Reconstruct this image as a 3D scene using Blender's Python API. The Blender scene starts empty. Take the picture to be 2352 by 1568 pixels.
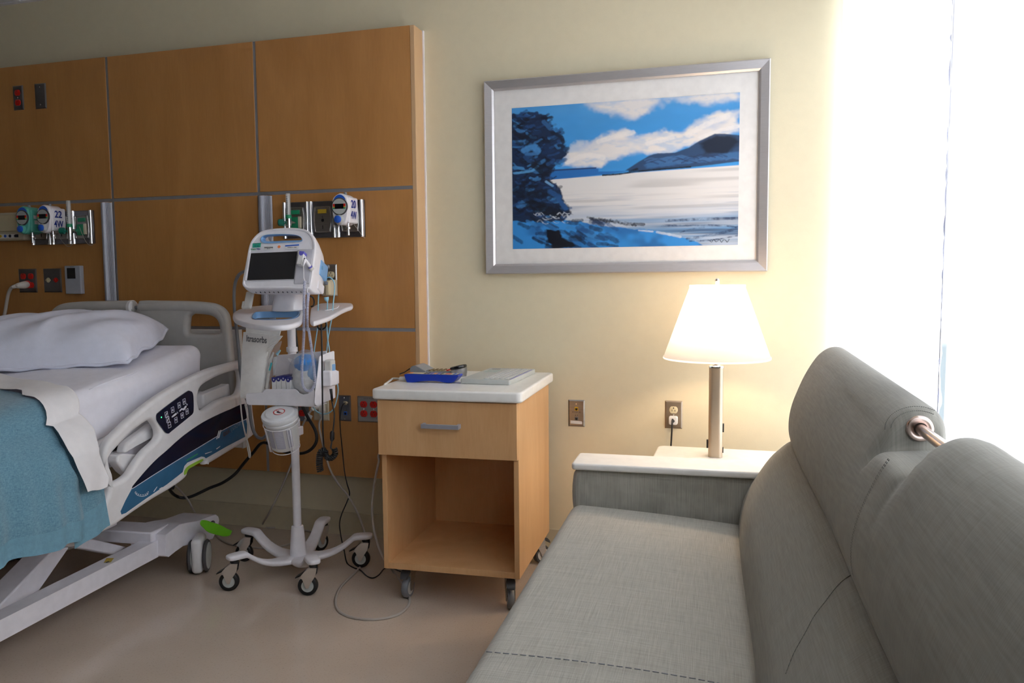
import bpy, bmesh, math, random
import numpy as np
from mathutils import Matrix, Vector
from mathutils.geometry import tessellate_polygon
random.seed(7); rng=np.random.default_rng(7)
C=bpy.context.scene.collection
sc=bpy.context.scene
# ---------------- camera (world: x right along the back wall, y towards it, z up; lens 28 mm)
CAMH=1.19; FPX=1829.0; CXP,CYP=1176.0,784.0
RT=Vector((0.96042254,0.2784107,-0.00871879)); DN=Vector((0.01396475,-0.07938804,-0.99674597)); FW=Vector((-0.27819691,0.95717554,-0.08013399))
cam=bpy.data.cameras.new('camera'); camo=bpy.data.objects.new('camera',cam); C.objects.link(camo)
cam.sensor_width=36; cam.lens=36*FPX/2352; cam.clip_start=.02
mw=Matrix.Identity(4)
for i in range(3): mw[i][0]=RT[i]; mw[i][1]=-DN[i]; mw[i][2]=-FW[i]
mw[2][3]=CAMH; camo.matrix_world=mw
sc.camera=camo
# ---------------- daylight and exposure
SKY=12.0
w=bpy.data.worlds.new('sky'); sc.world=w; w.use_nodes=True
nt=w.node_tree; bg=nt.nodes['Background']
tc=nt.nodes.new('ShaderNodeTexCoord'); sx=nt.nodes.new('ShaderNodeSeparateXYZ'); cr=nt.nodes.new('ShaderNodeValToRGB')
nt.links.new(tc.outputs['Generated'],sx.inputs[0]); 
mr=nt.nodes.new('ShaderNodeMapRange'); mr.inputs[1].default_value=-.4; mr.inputs[2].default_value=.4
nt.links.new(sx.outputs['Z'],mr.inputs[0]); nt.links.new(mr.outputs[0],cr.inputs[0]); nt.links.new(cr.outputs[0],bg.inputs[0])
cr.color_ramp.elements[0].position=.40; cr.color_ramp.elements[0].color=(.056,.066,.072,1)
cr.color_ramp.elements[1].position=.52; cr.color_ramp.elements[1].color=(.97,.975,1,1)
bg.inputs[1].default_value=SKY
sc.view_settings.view_transform='Standard'; sc.view_settings.look='None'; sc.view_settings.gamma=1
sc.view_settings.use_curve_mapping=False
sc.view_settings.exposure=0.0
sc.cycles.use_denoising=True; sc.cycles.max_bounces=10; sc.cycles.diffuse_bounces=6; sc.cycles.glossy_bounces=4
sc.cycles.transmission_bounces=8; sc.cycles.transparent_max_bounces=12; sc.cycles.sample_clamp_indirect=8
sc.cycles.caustics_reflective=False; sc.cycles.caustics_refractive=False
# ---------------- materials
def nodes(name):
    m=bpy.data.materials.new(name); m.use_nodes=True
    return m,m.node_tree,m.node_tree.nodes['Principled BSDF']
def mat(name,col,rough=.5,metal=0,noise=0,scale=30,bump=0,bscale=200,stretch=(1,1,1),spec=None,trans=0,alpha=1,emit=0,coat=0,ior=None,col2=None):
    m,t,b=nodes(name); b.inputs['Base Color'].default_value=(*col,1); b.inputs['Roughness'].default_value=rough; b.inputs['Metallic'].default_value=metal
    if spec is not None: b.inputs['Specular IOR Level'].default_value=spec
    if trans: b.inputs['Transmission Weight'].default_value=trans
    if alpha<1: b.inputs['Alpha'].default_value=alpha
    if ior: b.inputs['IOR'].default_value=ior
    if coat: b.inputs['Coat Weight'].default_value=coat
    if emit: b.inputs['Emission Color'].default_value=(*col,1); b.inputs['Emission Strength'].default_value=emit
    c=t.nodes.new('ShaderNodeTexCoord'); mp=t.nodes.new('ShaderNodeMapping'); mp.inputs['Scale'].default_value=stretch
    t.links.new(c.outputs['Object'],mp.inputs[0])
    n=t.nodes.new('ShaderNodeTexNoise'); n.inputs['Scale'].default_value=scale; n.inputs['Detail'].default_value=4; t.links.new(mp.outputs[0],n.inputs['Vector'])
    r=t.nodes.new('ShaderNodeValToRGB'); t.links.new(n.outputs['Fac'],r.inputs[0]); k=noise if noise else .03
    c2=col2 or tuple(x*(1-k) for x in col); c1=tuple(min(1,x*(1+k)) for x in col) if not col2 else col
    r.color_ramp.elements[0].position=.35; r.color_ramp.elements[0].color=(*c2,1); r.color_ramp.elements[1].position=.65; r.color_ramp.elements[1].color=(*c1,1)
    t.links.new(r.outputs[0],b.inputs['Base Color'])
    if bump:
        n2=t.nodes.new('ShaderNodeTexNoise'); n2.inputs['Scale'].default_value=bscale; t.links.new(mp.outputs[0],n2.inputs['Vector'])
        bp=t.nodes.new('ShaderNodeBump'); bp.inputs['Strength'].default_value=bump; bp.inputs['Distance'].default_value=.002
        t.links.new(n2.outputs['Fac'],bp.inputs['Height']); t.links.new(bp.outputs[0],b.inputs['Normal'])
    return m
def fabric_mat(name,ca,cb,s1=(900,14,14),s2=(14,900,14),bump=.15,rough=.9,sheen=.15):
    # woven cloth: two sets of streaks crossing
    m,t,b=nodes(name); b.inputs['Roughness'].default_value=rough; b.inputs['Specular IOR Level'].default_value=.2; b.inputs['Sheen Weight'].default_value=sheen
    c=t.nodes.new('ShaderNodeTexCoord'); fs=[]
    for s in (s1,s2):
        mp=t.nodes.new('ShaderNodeMapping'); mp.inputs['Scale'].default_value=s; t.links.new(c.outputs['Object'],mp.inputs[0])
        n=t.nodes.new('ShaderNodeTexNoise'); n.inputs['Scale'].default_value=1; n.inputs['Detail'].default_value=3; t.links.new(mp.outputs[0],n.inputs['Vector']); fs.append(n)
    a=t.nodes.new('ShaderNodeMath'); a.operation='ADD'; t.links.new(fs[0].outputs['Fac'],a.inputs[0]); t.links.new(fs[1].outputs['Fac'],a.inputs[1])
    r=t.nodes.new('ShaderNodeValToRGB'); h=t.nodes.new('ShaderNodeMath'); h.operation='MULTIPLY'; h.inputs[1].default_value=.5; t.links.new(a.outputs[0],h.inputs[0]); t.links.new(h.outputs[0],r.inputs[0])
    r.color_ramp.elements[0].position=.36; r.color_ramp.elements[0].color=(*ca,1); r.color_ramp.elements[1].position=.62; r.color_ramp.elements[1].color=(*cb,1)
    t.links.new(r.outputs[0],b.inputs['Base Color'])
    bp=t.nodes.new('ShaderNodeBump'); bp.inputs['Strength'].default_value=bump; bp.inputs['Distance'].default_value=.001; t.links.new(h.outputs[0],bp.inputs['Height']); t.links.new(bp.outputs[0],b.inputs['Normal'])
    return m
def wood_mat(name,ca,cb,rough=.38,axis='z',coat=.15,k=1.0):
    m,t,b=nodes(name); b.inputs['Roughness'].default_value=rough; b.inputs['Coat Weight'].default_value=coat; b.inputs['Coat Roughness'].default_value=.25
    c=t.nodes.new('ShaderNodeTexCoord'); mp=t.nodes.new('ShaderNodeMapping')
    mp.inputs['Scale'].default_value=(3.2*k,3.2*k,.7*k) if axis=='z' else (.7*k,3.2*k,3.2*k)
    t.links.new(c.outputs['Object'],mp.inputs[0])
    n=t.nodes.new('ShaderNodeTexNoise'); n.inputs['Scale'].default_value=1.6; n.inputs['Detail'].default_value=8; n.inputs['Distortion'].default_value=1.2; t.links.new(mp.outputs[0],n.inputs['Vector'])
    mp2=t.nodes.new('ShaderNodeMapping'); mp2.inputs['Scale'].default_value=(150*k,150*k,16*k) if axis=='z' else (16*k,150*k,150*k); t.links.new(c.outputs['Object'],mp2.inputs[0])
    n2=t.nodes.new('ShaderNodeTexNoise'); n2.inputs['Scale'].default_value=1; n2.inputs['Detail'].default_value=2; t.links.new(mp2.outputs[0],n2.inputs['Vector'])
    a=t.nodes.new('ShaderNodeMix'); a.data_type='FLOAT'; a.inputs[0].default_value=.22; t.links.new(n.outputs['Fac'],a.inputs[2]); t.links.new(n2.outputs['Fac'],a.inputs[3])
    r=t.nodes.new('ShaderNodeValToRGB'); t.links.new(a.outputs[0],r.inputs[0])
    r.color_ramp.elements[0].position=.34; r.color_ramp.elements[0].color=(*ca,1); r.color_ramp.elements[1].position=.66; r.color_ramp.elements[1].color=(*cb,1)
    t.links.new(r.outputs[0],b.inputs['Base Color'])
    return m
M={}
M['wall']=mat('cream_paint',(.74,.665,.475),.55,bump=.12,bscale=260,noise=.01)
M['wall2']=mat('bounce_cut_taupe',(.22,.19,.15),.7)  # dark tone on the unseen walls, chosen to cut bounced light
M['base']=mat('cream_vinyl',(.60,.53,.37),.35)
M['maple']=wood_mat('maple_panel',(.47,.215,.064),(.57,.275,.088),coat=.05)
M['maple2']=wood_mat('maple_laminate',(.64,.35,.15),(.75,.45,.215),k=1.2,coat=.08)
M['edge']=wood_mat('maple_edge',(.60,.37,.19),(.68,.44,.24))
M['alu']=mat('anodised_aluminium',(.43,.44,.50),.42,.45)
M['seam']=mat('grey_reveal_strip',(.33,.33,.35),.45,.4)
M['chrome']=mat('chrome',(.86,.86,.88),.16,1)
M['steel']=mat('brushed_steel',(.42,.40,.38),.33,1,noise=.1,stretch=(1,1,30),scale=10)
M['dsteel']=mat('dark_stainless',(.24,.24,.26),.28,.95,noise=.1,scale=5)
M['white']=mat('white_plastic',(.86,.84,.88),.35)
M['offw']=mat('warm_white_plastic',(.66,.64,.60),.4)
M['bedw']=mat('bed_plastic',(.76,.745,.75),.38)
M['headb']=mat('headboard_plastic',(.48,.47,.45),.42)
M['bedpaint']=mat('bed_frame_enamel',(.84,.82,.88),.3)
M['black']=mat('black_rubber',(.012,.012,.013),.45)
M['gloss_black']=mat('black_gloss',(.008,.008,.012),.12)
M['navy']=mat('navy_panel',(.006,.010,.030),.18)
M['decalblue']=mat('blue_decal',(.035,.13,.25),.25)
M['screen']=mat('dark_screen',(.014,.014,.016),.28)
M['dgrey']=mat('dark_grey',(.06,.06,.065),.5)
M['mgrey']=mat('mid_grey_plastic',(.20,.21,.23),.4)
M['lgrey']=mat('light_grey_plastic',(.50,.52,.50),.45)
M['red']=mat('red_receptacle',(.62,.015,.010),.35)
M['green']=mat('green_plastic',(.02,.30,.14),.35)
M['dgreen']=mat('dark_green_plastic',(.01,.17,.12),.35)
M['yellow']=mat('yellow_plastic',(.62,.42,.03),.4)
M['orange']=mat('orange_sticker',(.95,.28,.08),.6)
M['teal']=mat('teal_plastic',(.12,.52,.42),.35)
M['tealst']=mat('teal_sticker',(.02,.42,.30),.6)
M['blue']=mat('blue_plastic',(.02,.12,.62),.3)
M['remote']=mat('remote_blue',(.005,.035,.40),.28)
M['lblue']=mat('light_blue_plastic',(.22,.43,.72),.4)
M['purple']=mat('purple_print',(.03,.03,.22),.5)
M['violet']=mat('violet_print',(.13,.12,.55),.5)
M['cream']=mat('cream_plastic',(.66,.58,.38),.4)
M['ivory']=mat('ivory_plastic',(.62,.56,.42),.4)
M['lime']=mat('lime_plastic',(.14,.48,.015),.35)
M['limeh']=mat('lime_handle',(.33,.55,.05),.4)
M['ink']=mat('dark_ink',(.03,.03,.05),.6)
M['gink']=mat('grey_ink',(.16,.16,.17),.6)
M['bink']=mat('blue_ink',(.012,.03,.26),.6)
M['wink']=mat('white_ink',(.72,.72,.76),.5)
M['paper']=mat('white_paper',(.80,.79,.78),.7)
M['lamin']=mat('white_laminate',(.87,.85,.81),.3)
M['cable_w']=mat('beige_cable',(.44,.40,.36),.5)
M['cable_b']=mat('aqua_cable',(.30,.56,.68),.45)
M['cable_l']=mat('lilac_cable',(.62,.63,.78),.4)
M['hose']=mat('grey_hose',(.20,.21,.23),.4)
M['sheet']=mat('white_cotton',(.80,.79,.86),.9,bump=.25,bscale=500,noise=.02,spec=.1)
M['pillow']=mat('pillow_cotton',(.76,.78,.90),.9,bump=.15,bscale=400,noise=.02,spec=.1)
M['sheet2']=mat('flat_sheet_cotton',(.82,.80,.81),.9,bump=.3,bscale=350,noise=.02,spec=.1)
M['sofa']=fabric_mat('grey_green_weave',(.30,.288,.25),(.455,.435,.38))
M['sofa_shaded']=fabric_mat('grey_green_weave_shaded',(.215,.205,.178),(.285,.272,.236),s1=(14,900,14),s2=(500,14,14),bump=.08)  # same cloth as the seat, darkened to carry the shade on the backrest
M['stitch']=mat('grey_stitching',(.16,.155,.14),.8)
M['champ']=mat('champagne_metal',(.52,.44,.34),.35,.8,noise=.03,stretch=(1,1,.1))
M['gold']=mat('warm_steel_plate',(.40,.33,.26),.35,.9)
M['bulbglass']=mat('rosy_steel',(.62,.50,.45),.22,1)
def translucent(name,col,trans=.5,rough=.8,alpha=1.0):
    m=bpy.data.materials.new(name); m.use_nodes=True; t=m.node_tree; t.nodes.clear()
    o=t.nodes.new('ShaderNodeOutputMaterial'); a=t.nodes.new('ShaderNodeBsdfDiffuse'); b=t.nodes.new('ShaderNodeBsdfTranslucent'); mx=t.nodes.new('ShaderNodeMixShader')
    n=t.nodes.new('ShaderNodeTexNoise'); n.inputs['Scale'].default_value=400; c=t.nodes.new('ShaderNodeTexCoord'); t.links.new(c.outputs['Object'],n.inputs[0])
    r=t.nodes.new('ShaderNodeValToRGB'); t.links.new(n.outputs[0],r.inputs[0]); r.color_ramp.elements[0].color=(*[x*.96 for x in col],1); r.color_ramp.elements[1].color=(*col,1)
    t.links.new(r.outputs[0],a.inputs[0]); t.links.new(r.outputs[0],b.inputs[0]); mx.inputs[0].default_value=trans
    t.links.new(a.outputs[0],mx.inputs[1]); t.links.new(b.outputs[0],mx.inputs[2])
    last=mx
    if alpha<1:
        tr=t.nodes.new('ShaderNodeBsdfTransparent'); m2=t.nodes.new('ShaderNodeMixShader'); m2.inputs[0].default_value=alpha
        t.links.new(tr.outputs[0],m2.inputs[1]); t.links.new(mx.outputs[0],m2.inputs[2]); last=m2
    t.links.new(last.outputs[0],o.inputs[0]); return m
M['blind']=translucent('roller_shade_cloth',(.88,.88,.90),.55)
M['hem']=translucent('shade_side_hem',(.90,.90,.94),.36)
M['lampsh']=translucent('lamp_shade_linen',(.95,.88,.80),.55)
M['bag']=translucent('clear_bag',(.85,.87,.90),.3,alpha=.22)
M['bucket']=translucent('frosted_plastic',(.84,.83,.82),.25)
M['clear']=mat('clear_plastic',(.85,.88,.88),.08,alpha=.35,spec=.8)
m_,t_,b_=nodes('window_glass'); t_.nodes.remove(b_); g_=t_.nodes.new('ShaderNodeBsdfTransparent'); g_.inputs[0].default_value=(.93,.95,.96,1)
gl=t_.nodes.new('ShaderNodeBsdfGlossy'); gl.inputs['Roughness'].default_value=.02; mx_=t_.nodes.new('ShaderNodeMixShader'); mx_.inputs[0].default_value=.05
t_.links.new(g_.outputs[0],mx_.inputs[1]); t_.links.new(gl.outputs[0],mx_.inputs[2]); t_.links.new(mx_.outputs[0],t_.nodes['Material Output'].inputs[0]); M['glass']=m_
# ---------------- pixel -> plane
def ray(u,v): return RT*((u-CXP)/FPX)+DN*((v-CYP)/FPX)+FW
def at(u,v,**k):
    d=ray(u,v); a,val=next(iter(k.items())); i='xyz'.index(a); o=(0,0,CAMH)
    return Vector((0,0,CAMH))+d*((val-o[i])/d[i])
def atp(u,v,p0,n):
    d=ray(u,v); o=Vector((0,0,CAMH)); return o+d*((Vector(p0)-o).dot(n)/d.dot(n))
def frame(o,ex,ey):
    ex=Vector(ex).normalized(); ey=Vector(ey); ey=(ey-ex*ey.dot(ex)).normalized(); ez=ex.cross(ey)
    m=Matrix.Identity(4)
    for i in range(3): m[i][0]=ex[i]; m[i][1]=ey[i]; m[i][2]=ez[i]; m[i][3]=o[i]
    return m
def infr(F,u,v,h=0):
    n=Vector((F[0][2],F[1][2],F[2][2])); o=Vector((F[0][3],F[1][3],F[2][3]))+n*h
    q=F.inverted()@atp(u,v,o,n); return (q.x,q.y)
# ---------------- objects
MW={}
def tag(o,label=None,cat=None,group=None,kind=None):
    if label: o['label']=label
    if cat: o['category']=cat
    if group: o['group']=group
    if kind: o['kind']=kind
    return o
def thing(name,label,cat,loc=(0,0,0),rz=0,group=None):
    o=bpy.data.objects.new(name,None); C.objects.link(o); o.empty_display_size=.1
    m=Matrix.Translation(Vector(loc))@Matrix.Rotation(rz,4,'Z'); o.matrix_world=m; MW[o.name]=m
    return tag(o,label,cat,group)
def copy_tree(o,loc,rz=None,label=None,group=None):
    r=o.copy(); C.objects.link(r); r.location=loc
    if rz is not None: r.rotation_euler=(0,0,rz)
    MW[r.name]=Matrix.Translation(Vector(loc))@Matrix.Rotation(r.rotation_euler.z,4,'Z')
    if label: r['label']=label
    if group: r['group']=group
    def rec(a,b):
        for ch in list(a.children):
            c=ch.copy(); C.objects.link(c); c.parent=b; rec(ch,c)
    rec(o,r); return r
def copy_part(src,parent,name=None):
    c=src.copy(); C.objects.link(c); c.parent=parent; return c
def catmull(pts,n=8,closed=False):
    P=[Vector(p) for p in pts]; out=[]; N=len(P)
    for i in range(N if closed else N-1):
        if closed: a,b,c,d=P[(i-1)%N],P[i],P[(i+1)%N],P[(i+2)%N]
        else: a,b,c,d=P[max(i-1,0)],P[i],P[i+1],P[min(i+2,N-1)]
        for k in range(n):
            t=k/n; out.append(.5*((2*b)+(c-a)*t+(2*a-5*b+4*c-d)*t*t+(-a+3*b-3*c+d)*t*t*t))
    if not closed: out.append(P[-1])
    return out
class MB:
    def __init__(s,X=None): s.v=[]; s.f=[]; s.m=[]; s.X=X; s.mi=0
    def add(s,vs,fs,T=None):
        o=len(s.v)
        for p in vs:
            p=Vector(p)
            if T is not None: p=T@p
            if s.X is not None: p=s.X@p
            s.v.append(p)
        for f in fs: s.f.append([o+i for i in f]); s.m.append(s.mi)
        return s
    def box(s,x0,x1,y0,y1,z0,z1,T=None):
        v=[(x,y,z) for z in (z0,z1) for y in (y0,y1) for x in (x0,x1)]
        return s.add(v,[(0,2,3,1),(4,5,7,6),(0,1,5,4),(2,6,7,3),(0,4,6,2),(1,3,7,5)],T)
    def rbox(s,x0,x1,y0,y1,z0,z1,r,n=4,T=None,fn=None,seg=4):
        # rounded box, faces subdivided seg times; fn maps each vertex
        c=Vector(((x0+x1)/2,(y0+y1)/2,(z0+z1)/2)); h=Vector(((x1-x0)/2,(y1-y0)/2,(z1-z0)/2)); 
        def line(hh):
            a=[-hh+r*(1-math.cos(i*math.pi/2/n*1.0)) if 0 else -hh+r*(i/n) for i in range(n)]
            m=[-hh+r+(2*hh-2*r)*i/seg for i in range(seg+1)]
            return a+m+[-t for t in a[::-1]]
        L=[line(h[i]) for i in range(3)]; idx={}; vs=[]; fs=[]
        def vert(i,j,k):
            key=(i,j,k)
            if key in idx: return idx[key]
            p=Vector((L[0][i],L[1][j],L[2][k])); q=Vector([max(-(h[a]-r),min(h[a]-r,p[a])) for a in range(3)]); d=p-q
            # cube-to-sphere on the rim
            if d.length>1e-9:
                e=d/r; x,y,z=e
                if (abs(x)>1e-9)+(abs(y)>1e-9)+(abs(z)>1e-9)>1:
                    mx=max(abs(x),abs(y),abs(z)); e=Vector([math.tan(t*math.pi/4) if abs(t)<mx-1e-9 else t for t in e]); e=e.normalized()
                p=q+e*r
            p=p+c
            if fn: p=Vector(fn(p))
            vs.append(p); idx[key]=len(vs)-1; return idx[key]
        nx,ny,nz=[len(l)-1 for l in L]
        for a,b,fix in ((0,1,2),(1,2,0),(2,0,1)):
            na,nb,nf=[(nx,ny,nz)[q] for q in (a,b,fix)]
            for side in (0,nf):
                for i in range(na):
                    for j in range(nb):
                        def K(ii,jj):
                            t=[0,0,0]; t[a]=ii; t[b]=jj; t[fix]=side; return vert(*t)
                        q=[K(i,j),K(i+1,j),K(i+1,j+1),K(i,j+1)]
                        fs.append(q if side else q[::-1])
        return s.add(vs,fs,T)
    def tube(s,pts,r,n=10,cap=True,T=None,closed=False):
        P=[Vector(p) for p in pts]; N=len(P); R=r if isinstance(r,(list,tuple)) else [r]*N
        vs=[]; fs=[]; prev=None
        for i,p in enumerate(P):
            if closed: t=(P[(i+1)%N]-P[i-1])
            else: t=(P[min(i+1,N-1)]-P[max(i-1,0)])
            if t.length<1e-9: t=Vector((0,0,1))
            t.normalize()
            if prev is None:
                a=Vector((0,0,1)) if abs(t.z)<.9 else Vector((1,0,0)); u=t.cross(a).normalized()
            else:
                u=prev-t*prev.dot(t); u=u.normalized() if u.length>1e-6 else t.orthogonal().normalized()
            prev=u; v=t.cross(u)
            for k in range(n):
                an=2*math.pi*k/n; vs.append(p+(u*math.cos(an)+v*math.sin(an))*R[i])
        for i in range(N if closed else N-1):
            j=(i+1)%N
            for k in range(n): fs.append((i*n+k,i*n+(k+1)%n,j*n+(k+1)%n,j*n+k))
        if cap and not closed: fs.append(tuple(range(n))[::-1]); fs.append(tuple((N-1)*n+k for k in range(n)))
        return s.add(vs,fs,T)
    def lathe(s,prof,n=24,T=None,o=(0,0,0),cap=True):
        # prof list of (r,z)
        vs=[]; fs=[]; N=len(prof)
        for r,z in prof:
            for k in range(n): an=2*math.pi*k/n; vs.append((o[0]+r*math.cos(an),o[1]+r*math.sin(an),o[2]+z))
        for i in range(N-1):
            for k in range(n): fs.append((i*n+k,i*n+(k+1)%n,(i+1)*n+(k+1)%n,(i+1)*n+k))
        if cap: fs.append(tuple(range(n))[::-1]); fs.append(tuple((N-1)*n+k for k in range(n)))
        return s.add(vs,fs,T)
    def cyl(s,p,q,r,n=16,r2=None):
        p=Vector(p); q=Vector(q); return s.tube([p,q],[r,r if r2 is None else r2],n)
    def prism(s,poly,h0,h1,T=None):
        n=len(poly); vs=[(x,y,h0) for x,y in poly]+[(x,y,h1) for x,y in poly]
        tri=tessellate_polygon([[Vector((x,y,0)) for x,y in poly]]); fs=[]
        ar=sum(poly[i][0]*poly[(i+1)%n][1]-poly[(i+1)%n][0]*poly[i][1] for i in range(n))
        for t in tri:
            a=(poly[t[1]][0]-poly[t[0]][0])*(poly[t[2]][1]-poly[t[0]][1])-(poly[t[2]][0]-poly[t[0]][0])*(poly[t[1]][1]-poly[t[0]][1])
            t=t if a>0 else t[::-1]
            fs.append(tuple(t[::-1])); fs.append(tuple(i+n for i in t))
        for i in range(n):
            j=(i+1)%n; fs.append((i,j,j+n,i+n) if ar>0 else (j,i,i+n,j+n))
        return s.add(vs,fs,T)
    def loft(s,rings,T=None,cap=True,closed=False):
        n=len(rings[0]); vs=[p for r in rings for p in r]; fs=[]; N=len(rings)
        for i in range(N if closed else N-1):
            j=(i+1)%N
            for k in range(n): fs.append((i*n+k,i*n+(k+1)%n,j*n+(k+1)%n,j*n+k))
        if cap and not closed: fs.append(tuple(range(n))[::-1]); fs.append(tuple((N-1)*n+k for k in range(n)))
        return s.add(vs,fs,T)
    def grid(s,rows,T=None):
        n=len(rows[0]); vs=[p for r in rows for p in r]; fs=[(i*n+k,i*n+k+1,(i+1)*n+k+1,(i+1)*n+k) for i in range(len(rows)-1) for k in range(n-1)]
        return s.add(vs,fs,T)
    def take(s,me,T=None):
        return s.add([v.co.copy() for v in me.vertices],[tuple(p.vertices) for p in me.polygons],T)
    def text(s,body,size,T,depth=.0006,bold=0,align='CENTER',sx=1.0,shear=0):
        cu=bpy.data.curves.new('t','FONT'); cu.body=body; cu.size=size; cu.extrude=depth/2; cu.offset=bold; cu.align_x=align; cu.align_y='CENTER'; cu.shear=shear; cu.resolution_u=4
        o=bpy.data.objects.new('t',cu); C.objects.link(o); bpy.context.view_layer.update()
        me=bpy.data.meshes.new_from_object(o.evaluated_get(bpy.context.evaluated_depsgraph_get()))
        s.take(me,T@Matrix.Diagonal((sx,1,1,1))); bpy.data.objects.remove(o); bpy.data.curves.remove(cu); bpy.data.meshes.remove(me); return s
    def shape(s,outer,holes,thick,bev,T,res=3):
        # plate with holes: filled 2D curve, rounded edges
        cu=bpy.data.curves.new('t','CURVE'); cu.dimensions='2D'; cu.fill_mode='BOTH'; cu.extrude=max(thick/2-bev,.0001); cu.bevel_depth=bev; cu.bevel_resolution=res; cu.offset=-bev
        for poly in [outer]+list(holes):
            sp=cu.splines.new('POLY'); sp.points.add(len(poly)-1); sp.use_cyclic_u=True
            for i,p in enumerate(poly): sp.points[i].co=(p[0],p[1],0,1)
        o=bpy.data.objects.new('t',cu); C.objects.link(o); bpy.context.view_layer.update()
        me=bpy.data.meshes.new_from_object(o.evaluated_get(bpy.context.evaluated_depsgraph_get()))
        s.take(me,T); bpy.data.objects.remove(o); bpy.data.curves.remove(cu); bpy.data.meshes.remove(me); return s
    def obj(s,name,m,parent=None,bevel=0,seg=2,sharp=38,smooth=True,sub=0,label=None,recalc=False):
        me=bpy.data.meshes.new(name); inv=MW[parent.name].inverted() if parent is not None else None
        vs=[(inv@p if inv is not None else p) for p in s.v]
        me.from_pydata(vs,[],s.f)
        if recalc:
            q=bmesh.new(); q.from_mesh(me); bmesh.ops.recalc_face_normals(q,faces=q.faces); q.to_mesh(me); q.free()
        for mm in (m if isinstance(m,(list,tuple)) else [m]): me.materials.append(M[mm] if isinstance(mm,str) else mm)
        if isinstance(m,(list,tuple)):
            for p,k in zip(me.polygons,s.m): p.material_index=k
        if smooth:
            me.polygons.foreach_set('use_smooth',[True]*len(me.polygons)); me.update()
            if sharp: me.set_sharp_from_angle(angle=math.radians(sharp))
        o=bpy.data.objects.new(name,me); C.objects.link(o)
        if parent is not None: o.parent=parent; MW[o.name]=MW[parent.name]
        else: MW[o.name]=Matrix.Identity(4)
        if bevel:
            b=o.modifiers.new('b','BEVEL'); b.width=bevel; b.segments=seg; b.limit_method='ANGLE'; b.angle_limit=math.radians(40)
        if sub:
            b=o.modifiers.new('s','SUBSURF'); b.levels=sub; b.render_levels=sub
        if label: o['label']=label
        return o
def spx(F,pts,n=5,h=0,closed=True,smooth=True):
    P=[infr(F,u,v,h) for u,v in pts]
    if not smooth: return P
    return [(p.x,p.y) for p in catmull([(x,y,0) for x,y in P],n,closed)]
# ================= THE ROOM
D=3.28; DF=3.183; CEIL=2.585; XL=-4.6; YB=-2.6
b=MB().box(XL-.1,.55,YB-.1,D+.1,-.1,0)
m,t,p=nodes('vinyl_floor'); p.inputs['Roughness'].default_value=.14; p.inputs['Specular IOR Level'].default_value=.5
c=t.nodes.new('ShaderNodeTexCoord'); 
def ns(scale,det=3): 
    n=t.nodes.new('ShaderNodeTexNoise'); n.inputs['Scale'].default_value=scale; n.inputs['Detail'].default_value=det; t.links.new(c.outputs['Object'],n.inputs['Vector']); return n
n1=ns(3.5); n2=ns(160,2); r1=t.nodes.new('ShaderNodeValToRGB'); r2=t.nodes.new('ShaderNodeValToRGB')
t.links.new(n1.outputs[0],r1.inputs[0]); r1.color_ramp.elements[0].position=.3; r1.color_ramp.elements[0].color=(.55,.455,.37,1); r1.color_ramp.elements[1].position=.7; r1.color_ramp.elements[1].color=(.61,.51,.42,1)
t.links.new(n2.outputs[0],r2.inputs[0]); r2.color_ramp.elements[0].position=.28; r2.color_ramp.elements[0].color=(.6,.55,.5,1); r2.color_ramp.elements[1].position=.42; r2.color_ramp.elements[1].color=(1,1,1,1)
mm=t.nodes.new('ShaderNodeMix'); mm.data_type='RGBA'; mm.blend_type='MULTIPLY'; mm.inputs[0].default_value=.38
t.links.new(r1.outputs[0],mm.inputs[6]); t.links.new(r2.outputs[0],mm.inputs[7]); t.links.new(mm.outputs[2],p.inputs['Base Color'])
bp_=t.nodes.new('ShaderNodeBump'); bp_.inputs['Strength'].default_value=.04; bp_.inputs['Distance'].default_value=.01; t.links.new(ns(14).outputs[0],bp_.inputs['Height']); t.links.new(bp_.outputs[0],p.inputs['Normal'])
M['floor']=m
tag(b.obj('floor','floor',smooth=False),kind='structure')
# ceiling tiles in a grid
m,t,p=nodes('ceiling_tile'); p.inputs['Base Color'].default_value=(.80,.79,.79,1); p.inputs['Roughness'].default_value=.9
c=t.nodes.new('ShaderNodeTexCoord'); n=t.nodes.new('ShaderNodeTexNoise'); n.inputs['Scale'].default_value=120; t.links.new(c.outputs['Object'],n.inputs[0]); bq=t.nodes.new('ShaderNodeBump'); bq.inputs['Strength'].default_value=.3; t.links.new(n.outputs[0],bq.inputs['Height']); t.links.new(bq.outputs[0],p.inputs['Normal']); M['tile']=m
ce=MB().box(XL-.1,.55,YB-.1,D+.1,CEIL+.006,CEIL+.1).obj('ceiling','tile',smooth=False); tag(ce,kind='structure')
g=MB()
x=-3.50
xs=[]; 
while x>XL: x-=.61
x+=.61
while x<.5: g.box(x-.012,x+.012,YB,D,CEIL,CEIL+.006); x+=.61
y=D-.30
while y>YB: g.box(XL,.5,y-.012,y+.012,CEIL-.0005,CEIL+.0055); y-=.61
g.box(XL,.5,D-.022,D,CEIL-.001,CEIL+.005)
g.obj('ceiling_grid','white',ce,smooth=False)
tag(MB().box(XL-.1,.55,D,D+.12,0,CEIL).obj('wall_back','wall',smooth=False),kind='structure')
tag(MB().box(XL-.12,XL,YB,D,0,CEIL).obj('wall_left','wall2',smooth=False),kind='structure')
tag(MB().box(XL-.1,.55,YB-.12,YB,0,CEIL).obj('wall_front','wall2',smooth=False),kind='structure')
SILL=.38; HEAD=2.45; XW=.43
YW=-.55
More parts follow.
